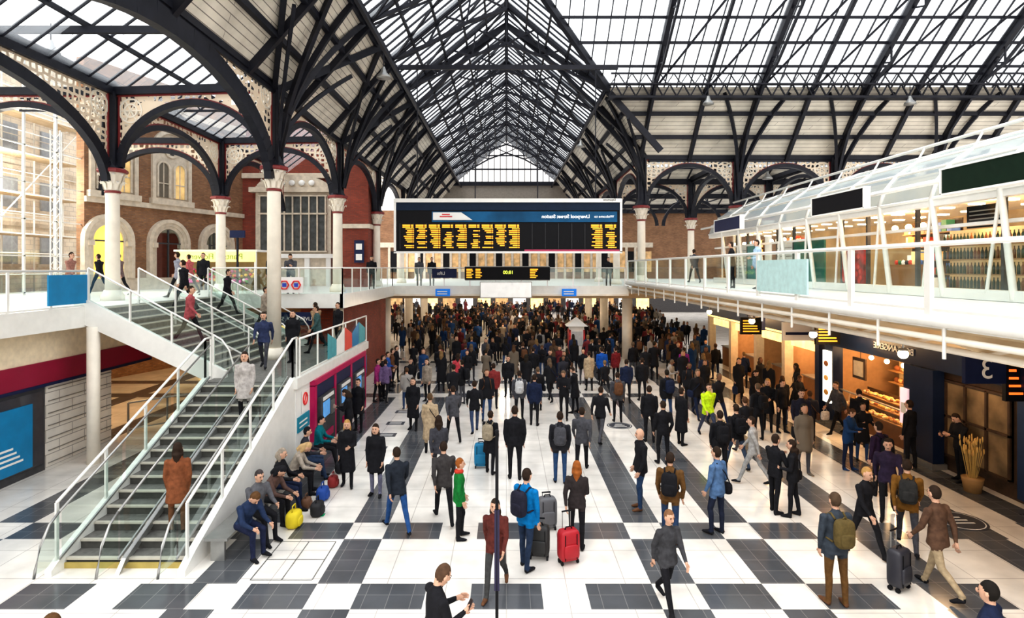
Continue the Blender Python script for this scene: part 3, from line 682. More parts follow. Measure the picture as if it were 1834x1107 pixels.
g=MB('support_column'); g.lathe((-11.2,15.9,0),[(.16,0),(.16,3.7)],CREAM,14); g.build()
g=MB('support_column'); g.lathe((-6.7,23.4,0),[(.2,0),(.2,3.84)],CREAM,14); g.build()
s=empty('station_sign'); g=MB('panel'); g.box(-9.2,-7.4,22.45,22.55,3.1,3.6,NAVY); g.build(s); text('LIVERPOOL STREET',(-8.3,22.43,3.35),.2,WHITE,s)
g=MB('transit_sign'); g.box(-8.75,-7.8,22.45,22.55,4.35,4.95,WHITE)
for x in (-8.5,-8.05):
    c=[V((x+.17*math.cos(math.pi/3*k),22.43,4.65+.17*math.sin(math.pi/3*k))) for k in range(7)]
    g.strip(c,.04,.05,M('mark_red2',(.75,.03,.03)),up=(0,1,0)); g.box(x-.07,x+.07,22.41,22.45,4.58,4.72,M('mark_blue',(.02,.06,.45)))
g.build()
g=MB('signpost'); g.cyl((-11.1,24.2,4.2),(-11.1,24.2,6.7),.05,.05,STEEL,8); g.box(-11.4,-10.8,24.15,24.25,6.55,6.85,NAVY); g.build()

# ------------------------------------------------------------ left ground-level wall
MAR=M('maroon_band',(.26,.006,.04),.35,0,.08,2)
g=MB('wall_left'); g.box(-12.8,-12.2,3,18.1,0,2.2,TILEW); g.box(-12.8,-12.05,3,19.9,2.28,2.85,MAR); g.box(-12.8,-12.1,3,19.9,2.85,3.85,M('cream_wall',(.80,.68,.50),.6)); g.box(-12.8,-12.03,3,19.9,2.2,2.28,NAVY)
for k in range(7): g.box(-12.2,-12.17,15.6,18.1,.1+k*.33,.12+k*.33,GREY)
g.box(-12.2,-12.12,13,15.4,0,2.2,DGREY); g.box(-12.12,-12.08,13.4,15.3,.2,2.1,M('shop_glass_dark',(.05,.05,.06),.1)); g.build()
g=MB('blue_poster'); g.box(-12.08,-12.04,13.6,14.9,.25,1.85,BLUE); 
for k in range(4): g.box(-12.04,-12.03,13.8,14.6-.1*k,.5+.12*k,.55+.12*k,WHITE)
g.build()
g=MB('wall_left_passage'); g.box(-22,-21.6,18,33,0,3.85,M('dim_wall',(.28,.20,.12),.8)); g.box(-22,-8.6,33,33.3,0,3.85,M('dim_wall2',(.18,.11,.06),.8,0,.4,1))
for k in range(5): g.box(-20+k*2.3,-18.6+k*2.3,32.9,33,.6,2.6,WARM if k%2 else NAVY)
g.build()
g=MB('wall_pier_red_brick'); g.box(-8.6,-6.8,24.5,33,0,3.85,BRICKR); g.build()
g=MB('passage_ceiling_lamps')
for k in range(3): g.box(-16,-15.2,20+k*4,20.3+k*4,3.8,3.84,LAMP)
g.build()
railing('passage_handrail',[(-12.0,18.6,.12),(-9,22,.12)],.9,1.2,glass=False,mat=GREY)

# ------------------------------------------------------------ right: upper glazed arcade
WOOD=M('dark_wood',(.06,.033,.018),.5,0,.3,6); SHELF=M('shelf_wood',(.40,.21,.08))
GOODS=[M('goods_%d'%i,c,.5,0,.1,6,emit=e) for i,(c,e) in enumerate([((.8,.4,.1),.8),((.9,.65,.3),.8),((.25,.1,.04),0),((.05,.05,.06),0),((.6,.05,.03),.4),((.9,.85,.75),.6),((.06,.25,.12),.1),((.1,.2,.5),.3)])]  # some goods glow faintly, shop light put into their colours
def goods(g,x,y0,y1,z0,z1,rows,wmax=.22,gl=GOODS,depth=.3):
    dz=(z1-z0)/rows
    for r in range(rows):
        z=z0+r*dz; g.box(x,x+depth,y0,y1,z,z+.03,SHELF); y=y0+.03
        while y<y1-.05:
            w=random.uniform(.06,wmax); h=random.uniform(.35,.85)*dz
            if y+w>y1: break
            g.box(x+.03,x+depth-.03,y,y+w*.9,z+.03,z+.03+h,random.choice(gl)); y+=w
    g.box(x+depth,x+depth+.03,y0,y1,z0,z1,WOOD)
s=empty('glazed_shop_arcade'); g=MB('frame')
prof=[(10.7,7.05),(10.85,7.5),(11.2,7.92),(11.75,8.3),(12.5,8.6),(13.5,8.85),(14.6,8.95)]
ya,yb=4,31
for x,z in prof: g.tube([(x,ya,z),(x,yb,z)],.045,WSTEEL,6)
y=ya+.5
while y<=yb+.01:
    g.tube([(x,y,z) for x,z in prof],.065,WSTEEL,6); g.cyl((11.0,y,4.6),(10.7,y,7.05),.075,.065,WSTEEL,8)
    if y<yb-1: g.cyl((11.0,y+.75,4.6),(10.7,y,7.05),.04,.04,WSTEEL,6)
    y+=2.05
g.box(10.95,11.2,ya,yb,4.56,4.8,WHITE); g.box(10.7,10.95,ya,yb,6.85,7.02,WSTEEL); g.box(11.0,11.2,ya,yb,6.3,6.38,WSTEEL)
g.tube([(10.3,ya,7.35),(10.3,yb,7.35)],.05,WSTEEL,6); g.tube([(12.0,ya,8.75),(12.0,yb,8.75)],.045,WSTEEL,6)
y=ya+.5
while y<=yb: g.cyl((10.3,y,7.35),(10.85,y,7.5),.03,.03,WSTEEL,6); g.cyl((12.0,y,8.75),(11.75,y,8.3),.03,.03,WSTEEL,6); y+=2.05
g.build(s)
g=MB('roof_glass')
AG=glassmat('arcade_glass',(.75,.83,.86),.58,.08,trans=2); FG=glassmat('shopfront_glass',(.95,.97,.96),.95,.04)
for (x,z),(x2,z2) in zip(prof[:-1],prof[1:]): g.quad((x,ya,z),(x,yb,z),(x2,yb,z2),(x2,ya,z2),AG)
g.quad((11.15,ya,4.8),(11.15,yb,4.8),(11.0,yb,6.9),(11.0,ya,6.9),FG); g.build(s)
g=MB('shop_interior'); g.box(14.8,15,ya,31,4.55,8.6,M('shop_back_wall_glow',(.5,.36,.20),.7,0,.4,.6,emit=.25)); g.box(11.3,14.8,ya,31,4.56,4.6,M('shop_floor',(.5,.4,.28),.4))  # back wall is no lamp; warm shop light is put into its colour
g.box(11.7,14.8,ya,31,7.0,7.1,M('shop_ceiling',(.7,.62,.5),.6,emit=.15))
for k in range(26): g.box(12.2,12.5,ya+1+k*1.03,ya+1.2+k*1.03,6.96,7.0,LAMP); g.box(13.6,13.9,ya+1+k*1.03,ya+1.2+k*1.03,6.96,7.0,LAMP)
GREEN=M('green_panel',(.0,.12,.08),.5,spec=.3); REDP=M('red_poster',(.40,.02,.02),.5,0,.8,4)
BOT=M('bottle_green',(.015,.04,.015),.15); BOT2=M('bottle_amber',(.25,.08,.01),.15)
pan=[(6,13.2,'warm'),(13.4,16.0,'bottle'),(16.2,18.2,'warm'),(18.4,19.6,'red'),(20.7,21.75,'green'),(21.85,22.9,'green'),(23.0,24.3,'white'),(24.5,26.2,'warm'),(26.3,27.3,'teal'),(27.4,28.6,'white'),(28.7,30.2,'warm')]
for a,c,t in pan:
    if t=='bottle':
        for z in (4.75,5.12,5.5,5.88):
            g.box(11.75,12.1,a,c,z,z+.03,SHELF)
            yy=a+.08
            while yy<c: g.lathe((11.88,yy,z+.03),[(.035,0),(.035,.18),(.013,.24),(.013,.29)],BOT if random.random()<.75 else BOT2,6); yy+=.115
        g.box(12.1,12.15,a,c,4.6,6.3,M('bottle_back',(.75,.5,.25),.6,emit=.4)); g.box(11.7,11.75,a+.4,a+1.5,6.3,6.85,BLACK)
        for k in range(4): g.box(11.68,11.7,a+.5,a+1.4,6.4+k*.1,6.43+k*.1,GREY)
    elif t=='warm':
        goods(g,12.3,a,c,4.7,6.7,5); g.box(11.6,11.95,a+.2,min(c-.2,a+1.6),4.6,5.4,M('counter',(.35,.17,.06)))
        yy=a+.3
        while yy<min(c-.3,a+1.5): g.ell((11.78,yy,5.46),(.06,.06,.08),random.choice(GOODS),6,4); yy+=.15
        for k in range(3): g.ell((11.8,a+.4+k*.6,6.5),(.09,.09,.09),LAMP,8,6)
    else:
        mt={'red':REDP,'green':GREEN,'white':WHITE,'teal':M('teal_panel',(.08,.3,.3),.4)}[t]
        g.box(11.22,11.28,a,c,4.8,6.3 if t!='red' else 6.0,mt)
        if t=='white':
            for k in range(8): g.box(11.2,11.22,a+.05,c-.05,4.9+k*.17,4.93+k*.17,GREY)
        if t=='red':
            for k in range(16): g.ell((11.21,random.uniform(a+.1,c-.1),random.uniform(4.9,5.9)),(.02,.09,.09),M('red_berry',(.65,.04,.03)),6,4)
    g.box(11.22,11.32,c+.02,c+.1,4.6,6.9,DGREY)
g.build(s)
for (yb_,ya_,mt) in [(11,13.2,M('board_dkgreen',(.006,.018,.010),.5,spec=.2)),(16.1,18.8,BLACK),(24.6,27.6,NAVY)]:
    g=MB('hanging_display_screen'); g.box(9.8,9.95,yb_,ya_,6.97,7.5,mt); g.box(9.78,9.97,yb_-.06,ya_+.06,7.5,7.54,WHITE); g.box(9.78,9.97,yb_-.06,ya_+.06,6.93,6.97,WHITE)
    g.box(9.78,9.97,ya_,ya_+.05,6.95,7.5,WHITE); g.box(9.78,9.97,yb_-.05,yb_,6.95,7.5,WHITE)
    for y in (yb_+.3,ya_-.3): g.cyl((9.95,y,7.35),(10.3,y,7.35),.025,.025,WSTEEL,6)
    g.build()

# ------------------------------------------------------------ right: ground shops
s=empty('ground_floor_shops'); g=MB('facade')
DN=M('shop_navy',(.008,.018,.05),.4,0,.1,3,spec=.3)
g.box(11.35,11.6,12,33,2.6,3.3,DN); g.box(11.3,11.65,12,33,3.25,3.3,GREY); g.box(11.32,11.36,21.5,33,2.62,2.7,WARM)  # last box: glowing strip added under the fascia to brighten the shops
for y in (12,15.7,16.4,20.3,21.2,23.8,26.5,29.5,32.6): g.box(11.3,11.65,y,y+.5 if y in(15.7,20.3) else y+.28,0,2.6,DN if y<22 else M('stone_pier',(.55,.46,.34),.6))
g.box(14.8,15,4,36,0,4.3,WOOD); g.box(11.4,15,4,33,3.33,3.36,M('shop_ceil2',(.5,.38,.22)))
for k in range(18): g.box(12,14,12.5+k*1.15,12.58+k*1.15,3.28,3.32,LAMP)
for y in (16.2,20.9,24,27,30): g.box(11.65,15,y,y+.08,0,3.3,M('shop_partition',(.35,.2,.10)))
g.box(11.6,11.7,8,15.8,0,2.8,WOOD); g.box(11.5,11.6,12.4,13.2,.1,2.5,M('door_navy',(.01,.03,.08)))
g.box(11.55,11.6,13.4,15.4,.4,2.3,M('window_view',(.22,.15,.08),.3,0,.7,1.4))
for y in (13.4,14.05,14.7,15.35): g.box(11.5,11.6,y,y+.06,.4,2.35,WOOD)
for z in (.38,1.4,2.32): g.box(11.5,11.6,13.4,15.4,z,z+.06,WOOD)
for a,c in ((21.5,23.7),(24.2,26.4),(27.2,29.4),(30.1,32.5)):
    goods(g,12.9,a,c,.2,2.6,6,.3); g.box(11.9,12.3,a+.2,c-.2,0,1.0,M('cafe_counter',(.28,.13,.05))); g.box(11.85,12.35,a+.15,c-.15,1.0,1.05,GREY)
    for k in range(3): g.ell((12.1,a+.4+k*.7,2.2),(.09,.09,.09),LAMP,8,6); g.cyl((12.1,a+.4+k*.7,2.25),(12.1,a+.4+k*.7,3.3),.01,.01,BLACK,4)
    g.box(11.45,11.5,a+.1,c-.1,2.2,2.55,WARM)
g.build(s)
text('BOULANGERIE',(11.33,17.2,2.93),.27,WHITE,s,rot=(90,0,-90)); 
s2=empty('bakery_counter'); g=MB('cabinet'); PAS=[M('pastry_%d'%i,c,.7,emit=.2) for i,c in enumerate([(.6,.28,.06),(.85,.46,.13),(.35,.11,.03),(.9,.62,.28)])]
g.box(11.6,12.6,16.8,20.3,0,.6,M('bakery_counter_wood',(.18,.08,.035)))
for k,(xx,zz) in enumerate(((11.6,.6),(11.9,.8),(12.2,1.0))): g.box(xx,xx+.32,16.8,20.3,zz,zz+.03,SHELF); g.box(xx+.3,xx+.33,16.8,20.3,zz-.2,zz+.2,WOOD)
g.quad((11.55,16.8,.6),(11.55,20.3,.6),(11.6,20.3,1.1),(11.6,16.8,1.1),FG); g.box(11.52,11.62,16.8,20.3,1.1,1.13,GREY)
for k in range(300):
    lv=random.randrange(3); g.ell((11.66+.3*lv+random.uniform(0,.2),random.uniform(16.9,20.2),.68+.2*lv),(.05,.085,.045),random.choice(PAS),6,4)
for z in (1.35,1.75,2.15):
    g.box(13.2,13.6,16.8,20.3,z,z+.03,SHELF); 
    y=16.9
    while y<20.1: 
        if random.random()<.8: g.ell((13.4,y,z+.12),(.09,.11,.09),random.choice(PAS),7,5)
        y+=.2
g.box(13.6,13.65,16.8,20.3,0,3,M('bakery_back_glow',(.65,.38,.13),.7,0,.3,2,emit=.5))  # panel behind the shelves glows, bakery light put into its colour
for y in (17.2,18.0,18.8,19.6): g.box(12.4,13.2,y,y+.12,3.2,3.25,LAMP); g.ell((12.2,y,2.3),(.08,.08,.08),LAMP,8,6); g.cyl((12.2,y,2.36),(12.2,y,3.3),.01,.01,BLACK,4)
g.build(s2)
g=MB('menu_board'); g.box(11.75,11.8,19.2,19.9,1.6,2.3,WOOD); g.box(11.72,11.75,19.3,19.8,1.7,2.2,M('menu_paper',(.6,.5,.35))); g.cyl((11.78,19.5,2.3),(11.78,19.5,3.3),.01,.01,BLACK,4); g.build()
g=MB('illuminated_poster'); g.box(11.22,11.3,20.35,20.8,.6,2.4,M('poster_light',(1,.90,.72),emit=1.6)); 
for k in range(3): g.ell((11.21,20.57,.95+.5*k),(.02,.15,.1),PAS[k],8,5)
g.build()
g=MB('illuminated_poster'); g.box(11.22,11.3,16.4,16.72,.9,1.9,M('poster_pink',(.9,.6,.65),emit=.7)); g.box(11.21,11.22,16.45,16.67,1.2,1.5,WHITE); g.build()
s3=empty('platform_sign'); g=MB('panel'); g.box(10.1,11.0,12.9,13.0,2.75,3.4,NAVY); g.cyl((10.5,12.95,3.4),(10.5,12.95,3.6),.03,.03,GREY); g.build(s3); text('3',(10.55,12.87,3.06),.62,WHITE,s3)
g=MB('platform_departure_screen'); g.box(11.03,11.5,12.95,13.05,2.35,3.3,BLACK); 
for r in range(4): g.box(11.1,11.4-.05*r,12.93,12.95,2.5+.17*r,2.55+.17*r,M('red_led',(1,.15,.02),emit=1.5))
g.cyl((11.2,13.0,3.3),(11.2,13.0,3.45),.03,.03,GREY); g.build()
s3=empty('platform_sign'); g=MB('panel'); g.box(9.9,10.6,24,24.1,2.75,3.4,NAVY); g.cyl((10.2,24.05,3.4),(10.2,24.05,3.6),.03,.03,GREY); g.build(s3); text('5',(10.25,23.97,3.07),.6,WHITE,s3)
def ledscreen(x0,x1,y,z0,z1):
    g=MB('platform_departure_screen'); g.box(x0,x1,y,y+.12,z0,z1,BLACK)
    for r in range(5): g.box(x0+.08,x1-.1-random.uniform(0,.3),y-.02,y,z0+.1+r*.1,z0+.14+r*.1,LED)
    g.cyl(((x0+x1)/2,y+.06,z1),((x0+x1)/2,y+.06,3.6),.03,.03,GREY); g.build()
ledscreen(9.0,9.8,22.5,2.75,3.4); ledscreen(10.3,11.1,19.5,2.75,3.35)
g=MB('hanging_white_sign'); g.box(9.9,11.2,21,21.1,2.7,3.35,WHITE); g.box(10.0,11.1,20.98,21,2.9,3.0,NAVY); g.cyl((10.6,21.05,3.35),(10.6,21.05,3.5),.03,.03,GREY); g.build()
for (x,y) in [(9.0,13.3),(9.0,17.2),(9.0,21.5),(9,26)]:
    g=MB('globe_lamp'); g.ell((x,y,3.35),(.11,.11,.11),LAMP,14,10); g.cyl((x,y,3.44),(x,y,3.6),.03,.03,GREY); g.lathe((x,y,0),[(.12,3.43),(.07,3.48)],GREY); g.build()
g=MB('shop_pillar'); g.box(11.2,11.5,15.4,16.3,0,2.6,DN); g.box(11.15,11.55,15.35,16.35,0,.15,GREY); g.build()
g=MB('wheat_basket_display'); g.lathe((11.05,13.9,0),[(.17,.0),(.22,.3),(.23,.34)],M('wicker',(.40,.22,.08)),14); 
for k in range(50):
    a=random.uniform(0,6.28); r=random.uniform(.02,.17); t=random.uniform(.9,1.3); p=V((11.05+r*math.cos(a)*1.6,13.9+r*math.sin(a)*1.6,t))
    g.cyl((11.05+r*math.cos(a)*.6,13.9+r*math.sin(a)*.6,.3),p,.006,.006,M('straw',(.6,.4,.12)),4); g.ell(p,(.02,.02,.07),M('wheat',(.65,.4,.12)),5,4)
g.build()
g=MB('information_kiosk'); g.box(3.6,4.4,33.2,34.0,0,2.0,WHITE); g.box(3.55,3.65,33.15,34.0,.2,1.8,REDP); g.box(4.35,4.45,33.15,34.0,.2,1.8,REDP); g.box(3.7,4.3,33.17,33.2,.9,1.7,M('kiosk_glass',(.5,.5,.5),.2))
g.add([(3.4,33,2),(4.6,33,2),(4.6,34.2,2),(3.4,34.2,2),(4,33.6,2.5)],[(0,1,4),(1,2,4),(2,3,4),(3,0,4),(3,2,1,0)],WHITE); g.build()
g=MB('banner_pole'); g.lathe((-.13,8,0),[(.2,0),(.2,.03),(.03,.05)],BLACK); g.cyl((-.13,8,.03),(-.13,8,3.05),.022,.022,BLACK,8); g.box(-.165,-.095,7.98,8.02,.9,2.0,M('banner_navy',(.02,.015,.05))); g.ell((-.13,8,3.07),(.03,.03,.03),BLACK); g.build()
g=MB('perch_bench'); g.box(-5.42,-5.0,10.5,16.3,.40,.45,GREY)
for y in (10.6,12.5,14.4,16.2): g.box(-5.35,-5.1,y,y+.06,0,.4,GREY)
g.build()

def suitcase(x,y,col,rot=0,h=.62,ht=.95):
    g=MB('suitcase'); m=M('case_%s'%str(col),col,.5); w=.19; t=.12
    g.sup((0,0,.06+h/2),(w,0,0),(0,t,0),(0,0,h/2),m,6,16,12)
    g.sup((0,-t,.06+h*.35),(w*.75,0,0),(0,.03,0),(0,0,h*.22),m,5)
    for sx in(-1,1):
        g.beam((sx*w*.6+.0,-t*1.02,.1),(sx*w*.6,-t*1.02,h),.012,.012,BLACK)
        g.cyl((sx*w*.8-.015,0+.06,.04),(sx*w*.8+.015,.06,.04),.04,.04,BLACK,10); g.cyl((sx*w*.8-.015,-.06,.04),(sx*w*.8+.015,-.06,.04),.04,.04,BLACK,10)
        g.cyl((sx*.08,t*.7,h*.9),(sx*.08,t*.7,ht),.009,.009,GREY,6)
    g.cyl((-.09,t*.7,ht),(.09,t*.7,ht),.016,.016,BLACK,8); g.tube([(-.07,0,h+.05),(-.05,0,h+.1),(.05,0,h+.1),(.07,0,h+.05)],.012,BLACK,6)
    o=g.build(); o.location=(x,y,0); o.rotation_euler=(0,0,math.radians(rot)); return o

# ------------------------------------------------------------ people
POSES={
 'stand':dict(legs=((.04,.04),(-.06,.04)),arms=((.05,.14,.2),(.0,.14,.25))),
 'rest':dict(legs=((.22,.3),(-.03,.02)),arms=((.1,.14,.35),(-.1,.2,.5))),
 'phone':dict(legs=((.08,.06),(-.05,.04)),arms=((.45,.05,1.55),(.35,.05,1.45)),lean=.06,hp=.5,phone=1),
 'walk':dict(legs=((.45,.12),(-.32,.28)),arms=((-.4,.12,.25),(.4,.12,.35)),lean=.05),
 'walk2':dict(legs=((-.28,.55),(.36,.06)),arms=((.35,.12,.4),(-.35,.12,.2)),lean=.05),
 'fold':dict(legs=((.06,.06),(-.08,.04)),arms=((.35,.18,1.75),(.35,.18,1.7))),
 'carry':dict(legs=((.1,.08),(-.1,.08)),arms=((.1,.1,1.45),(.05,.14,.15)),hp=.1),
 'pull':dict(legs=((.12,.1),(-.12,.1)),arms=((-.3,.2,.1),(.2,.12,.9))),
 'sit':dict(legs=((1.45,1.4),(1.4,1.2)),arms=((.55,.12,.9),(.5,.12,1.0)),lean=.08,hp=.15),
 'sitlean':dict(legs=((1.5,1.5),(1.45,1.45)),arms=((.9,.1,.8),(.9,.1,.9)),lean=.45,hp=.5),
}
def seg_loft(g,rings,mat,n=14):
    vs=[];m=len(rings)
    for c,ax,ay in rings:
        for i in range(n):
            t=2*math.pi*i/n; vs.append(c+ax*math.cos(t)+ay*math.sin(t))
    fs=[(k*n+i,k*n+(i+1)%n,(k+1)*n+(i+1)%n,(k+1)*n+i) for k in range(m-1) for i in range(n)]
    g.add(vs,fs+[tuple(range(n-1,-1,-1)),tuple(range((m-1)*n,m*n))],mat)
_pc={}
def person_mesh(pose,hair,coat,fem,acc,vox,big=1.0):
    key=(pose,hair,coat,fem,acc,vox,big)
    if key in _pc: return _pc[key]
    o=POSES[pose]; lean=o.get('lean',0); hp=o.get('hp',0.05)
    P=V((0,0,0)); U=V((0,math.sin(lean),math.cos(lean))); Fw=V((0,math.cos(lean),-math.sin(lean))); X=V((1,0,0))
    dm=GREY; g=MB('b'); Z=[]
    SK,HR,TP,PT,SH,BG,DK=range(7)
    shw=.175 if fem else .2; hw=.095
    zmin=0; legs=[]
    for sgn,(a,k) in zip((-1,1),o['legs']):
        hip=P+X*sgn*hw; d1=V((sgn*.03,math.sin(a),-math.cos(a))); kn=hip+d1*.44; b2=a-k; d2=V((0,math.sin(b2),-math.cos(b2))); an=kn+d2*.42
        fp=b2*.7 if b2<-.3 else 0
        if a>1: fp=0
        toe=an+V((sgn*.03,.15*math.cos(fp),.15*math.sin(fp)-.045)); heel=an+V((0,-.04,-.045))
        zmin=min(zmin,toe.z-.03,heel.z-.03); legs.append((hip,kn,an,toe,heel))
    up=V((0,0,-zmin))
    P=P+up
    for hip,kn,an,toe,heel in legs:
        hip,kn,an,toe,heel=[q+up for q in (hip,kn,an,toe,heel)]
        t=.088 if not fem else .085
        g.cyl(hip,kn,t*big,.058,dm,12); g.ell(kn,(.06,.06,.06),dm); cm=kn.lerp(an,.3)+V((0,-.012,0)); g.cyl(kn,cm,.056,.055,dm,12); g.cyl(cm,an,.055,.043,dm,12); g.ell(an,(.045,.05,.045),dm)
        g.ell(hip,(.09,.09,.09),dm)
        g.tube([heel,heel.lerp(toe,.5)+V((0,0,.012)),toe],[.038,.045,.032],dm,10); g.ell(toe,(.04,.05,.028),dm)
        Z+= [(hip,kn,.08,PT),(kn,an,.055,PT),(heel,toe,.045,SH)]
    c=lambda h,f=0: P+U*h+Fw*f
    W=1.0*big
    rings=[(c(-.06),.14,.10),(c(0),.165,.118),(c(.1),.145 if not fem else .13,.105),(c(.2),.15 if not fem else .135,.11),(c(.33,.01),.178 if not fem else .155,.125),(c(.43),.175 if not fem else .15,.105),(c(.49),.11,.075),(c(.52),.06,.055)]
    seg_loft(g,[(q,X*rx*W,Fw*ry*W) for q,rx,ry in rings],dm)
    Z+=[(c(.08),c(.42),.14,TP),(c(.44)-X*shw,c(.44)+X*shw,.06,TP),(c(-.04)-X*.06,c(-.04)+X*.06,.09,PT),(c(0.03)-X*.06,c(.03)+X*.06,.1,TP)]
    g.cyl(c(.47),c(.60,.015),.058,.052,dm,12); Z.append((c(.535),c(.60,.015),.052,SK))
    hU=V((0,math.sin(lean+hp),math.cos(lean+hp))); hF=V((0,math.cos(lean+hp),-math.sin(lean+hp)))
    H=c(.56)+hU*.115+hF*.02
    g.sup(H,X*.076,hF*.095,hU*.118,dm,2,14,10); g.sup(H-hU*.06+hF*.03,X*.055,hF*.06,hU*.055,dm,2)
    Z.append((H-hU*.03,H+hU*.03,.085,9))
    if hair!='bald': g.sup(H+hU*.018-hF*.014,X*.086,hF*.096,hU*.116,dm,2,14,10)
    if hair=='long':
        g.tube([H-hF*.04,H-hF*.07-hU*.1,H-hF*.075-hU*.22],[.085,.088,.055],dm,10); Z.append((H-hF*.07-hU*.06,H-hF*.08-hU*.24,.075,HR))
        for s_ in(-1,1): g.tube([H+X*.06*s_,H+X*.075*s_-hU*.12-hF*.01,H+X*.07*s_-hU*.2],[.035,.035,.02],dm,8); Z.append((H+X*.075*s_-hU*.05-hF*.01,H+X*.07*s_-hU*.2,.03,HR))
    if hair=='bun': g.ell(H-hF*.11+hU*.05,(.045,.045,.045),dm); Z.append((H-hF*.11+hU*.05,H-hF*.12+hU*.05,.05,HR))
    hands=[]
    for sgn,(p,ab,e) in zip((-1,1),o['arms']):
        S=c(.43)+X*sgn*(shw-.005); d1=(-U*math.cos(p)+Fw*math.sin(p)+X*sgn*ab).normalized(); el=S+d1*.28
        d2=(-U*math.cos(p+e)+Fw*math.sin(p+e)-X*sgn*(.08+.38*min(1,max(0,e-.6)))).normalized(); wr=el+d2*.24
        th=1.12 if coat else 1
        g.ell(S,(.066,.068,.062),dm); g.cyl(S,el,.056*th,.045*th,dm,12); g.ell(el,(.046*th,)*3,dm); g.cyl(el,wr,.044*th,.032,dm,12)
        pl=wr+d2*.045; sd=d2.cross(X if abs(d2.x)<.8 else U).normalized(); nx=d2.cross(sd).normalized()
        g.cyl(wr-d2*.02,wr+d2*.02,.026,.026,dm,8); g.sup(pl,sd*.042,nx*.022,d2*.055,dm,2.5)
        Z+=[(S,el,.055,TP),(el,wr-d2*.02,.042,TP),(wr+d2*.02,pl+d2*.03,.034,SK)]
        hands.append((pl,d2,sd,nx,sgn,wr))
    if coat:
        kc=(legs[0][1]+legs[1][1])/2+up; sit=o['legs'][0][0]>1
        if not sit:
            L_={1:.12,2:.34,3:.52}[coat]; lo=V((0,(kc.y-P.y)*L_*1.0,-L_))+P; spread=abs(legs[0][1].y-legs[1][1].y)*L_*.8
            seg_loft(g,[(c(.15),X*.15,Fw*.118),(P,X*.178,Fw*.13),(lo,X*(.185+.03*(coat>1)),V((0,1,0))*(.135+spread*.7+.03*(coat>1)))],dm)
            for s_ in(-.08,0,.08): Z.append((P+X*s_,lo+X*s_+V((0,0,.045)),.15,TP))
    me=g.mesh(); ob=D.objects.new('tmp',me); sc.collection.objects.link(ob)
    r=ob.modifiers.new('r','REMESH'); r.mode='VOXEL'; r.voxel_size=vox
    sm=ob.modifiers.new('s','SMOOTH'); sm.factor=.5; sm.iterations=2
    dg=C.evaluated_depsgraph_get(); ev=ob.evaluated_get(dg); em=ev.to_mesh()
    nv=len(em.vertices); co=np.empty(nv*3); em.vertices.foreach_get('co',co); co=co.reshape(-1,3)
    polys=[tuple(p.vertices) for p in em.polygons]; ev.to_mesh_clear(); D.objects.remove(ob); D.meshes.remove(me)
    cen=np.array([co[list(p)].mean(0) for p in polys])
    best=np.full(len(polys),1e9); zone=np.zeros(len(polys),int)
    for a,b_,rr,z in Z:
        a=np.array(a);b_=np.array(b_); ab=b_-a; t=np.clip(((cen-a)@ab)/max(1e-9,ab@ab),0,1); d=np.linalg.norm(cen-(a+t[:,None]*ab),axis=1)-rr
        k=d<best; best[k]=d[k]; zone[k]=z
    hh=np.array(H); uy=(cen-hh)@np.array(hF); uz=(cen-hh)@np.array(hU)
    hm=zone==9; hairm=((uy>.03)&(uz>.07))|((uy<=.03)&(uz>.03))|((uy<-.015)&(uz>-.075))
    if hair=='bald': hairm=np.zeros(len(cen),bool)
    zone[hm]=np.where(hairm[hm],HR,SK)
    f=MB('person')
    f.v=[tuple(v) for v in co]; f.f=polys; f.m=[int(z) for z in zone]; f.s=[True]*len(polys)
    slots=[M('slot_%d'%i,(.5,.5,.5)) for i in range(7)]; f.mats=list(slots)
    full=vox<.035
    if full:
        for pl,d2,sd,nx,sgn,wr in hands:
            for k,(off,ln) in enumerate(((-.03,.065),(-.01,.078),(.01,.072),(.03,.058))):
                b0=pl+d2*.045+sd*off; b1=b0+d2*ln*.5+nx*.012*(-1); b2=b1+d2*ln*.42-nx*.02
                f.tube([b0-d2*.02,b0,b1,b2],[.010,.010,.009,.007],slots[0],6)
            side=sd*(1 if (sd.y>0) else -1)
            f.tube([pl-d2*.01+side*.03,pl+side*.055+d2*.02,pl+side*.06+d2*.05],[.012,.011,.008],slots[0],6)
        f.sup(H+hF*.098-hU*.015,X*.014,hF*.022,hU*.028,slots[0],2,8,6)
        for s_ in(-1,1):
            f.sup(H+X*s_*.078-hU*.01,X*.012,hF*.022,hU*.032,slots[0],2,8,6)
            f.sup(H+hF*.083+X*s_*.031+hU*.008,X*.014,hF*.008,hU*.008,slots[6],2,8,6)
            f.beam(H+hF*.092+X*s_*.015+hU*.03,H+hF*.084+X*s_*.048+hU*.03,.006,.008,slots[1])
        f.sup(H+hF*.086-hU*.062,X*.024,hF*.01,hU*.008,slots[6],2,8,6)
        if o.get('phone'):
            pl,d2,sd,nx,sgn,wr=hands[1]; q=pl+d2*.06+V((0,0,.03)); f.sup(q,X*.036,V((0,.5,.85))*.07,V((0,-.85,.5))*.006,slots[6],6)
    if acc in('pack',):
        q=c(.25,-.2*W); f.sup(q,X*.15,Fw*.085,U*.22,slots[5],4,16,10); f.sup(q-Fw*.08-U*.07,X*.11,Fw*.035,U*.10,slots[5],4,12,8)
        f.tube([q+U*.22-X*.03,q+U*.25,q+U*.22+X*.03],.01,slots[5],6)
        for s_ in(-1,1): f.tube([c(.44,-.12)+X*s_*.09,c(.5,-.03)+X*s_*.1,c(.43,.11)+X*s_*.1,c(.25,.14)+X*s_*.12,c(.12,.02)+X*s_*.165,c(.1,-.12)+X*s_*.13],.016,slots[5],6)
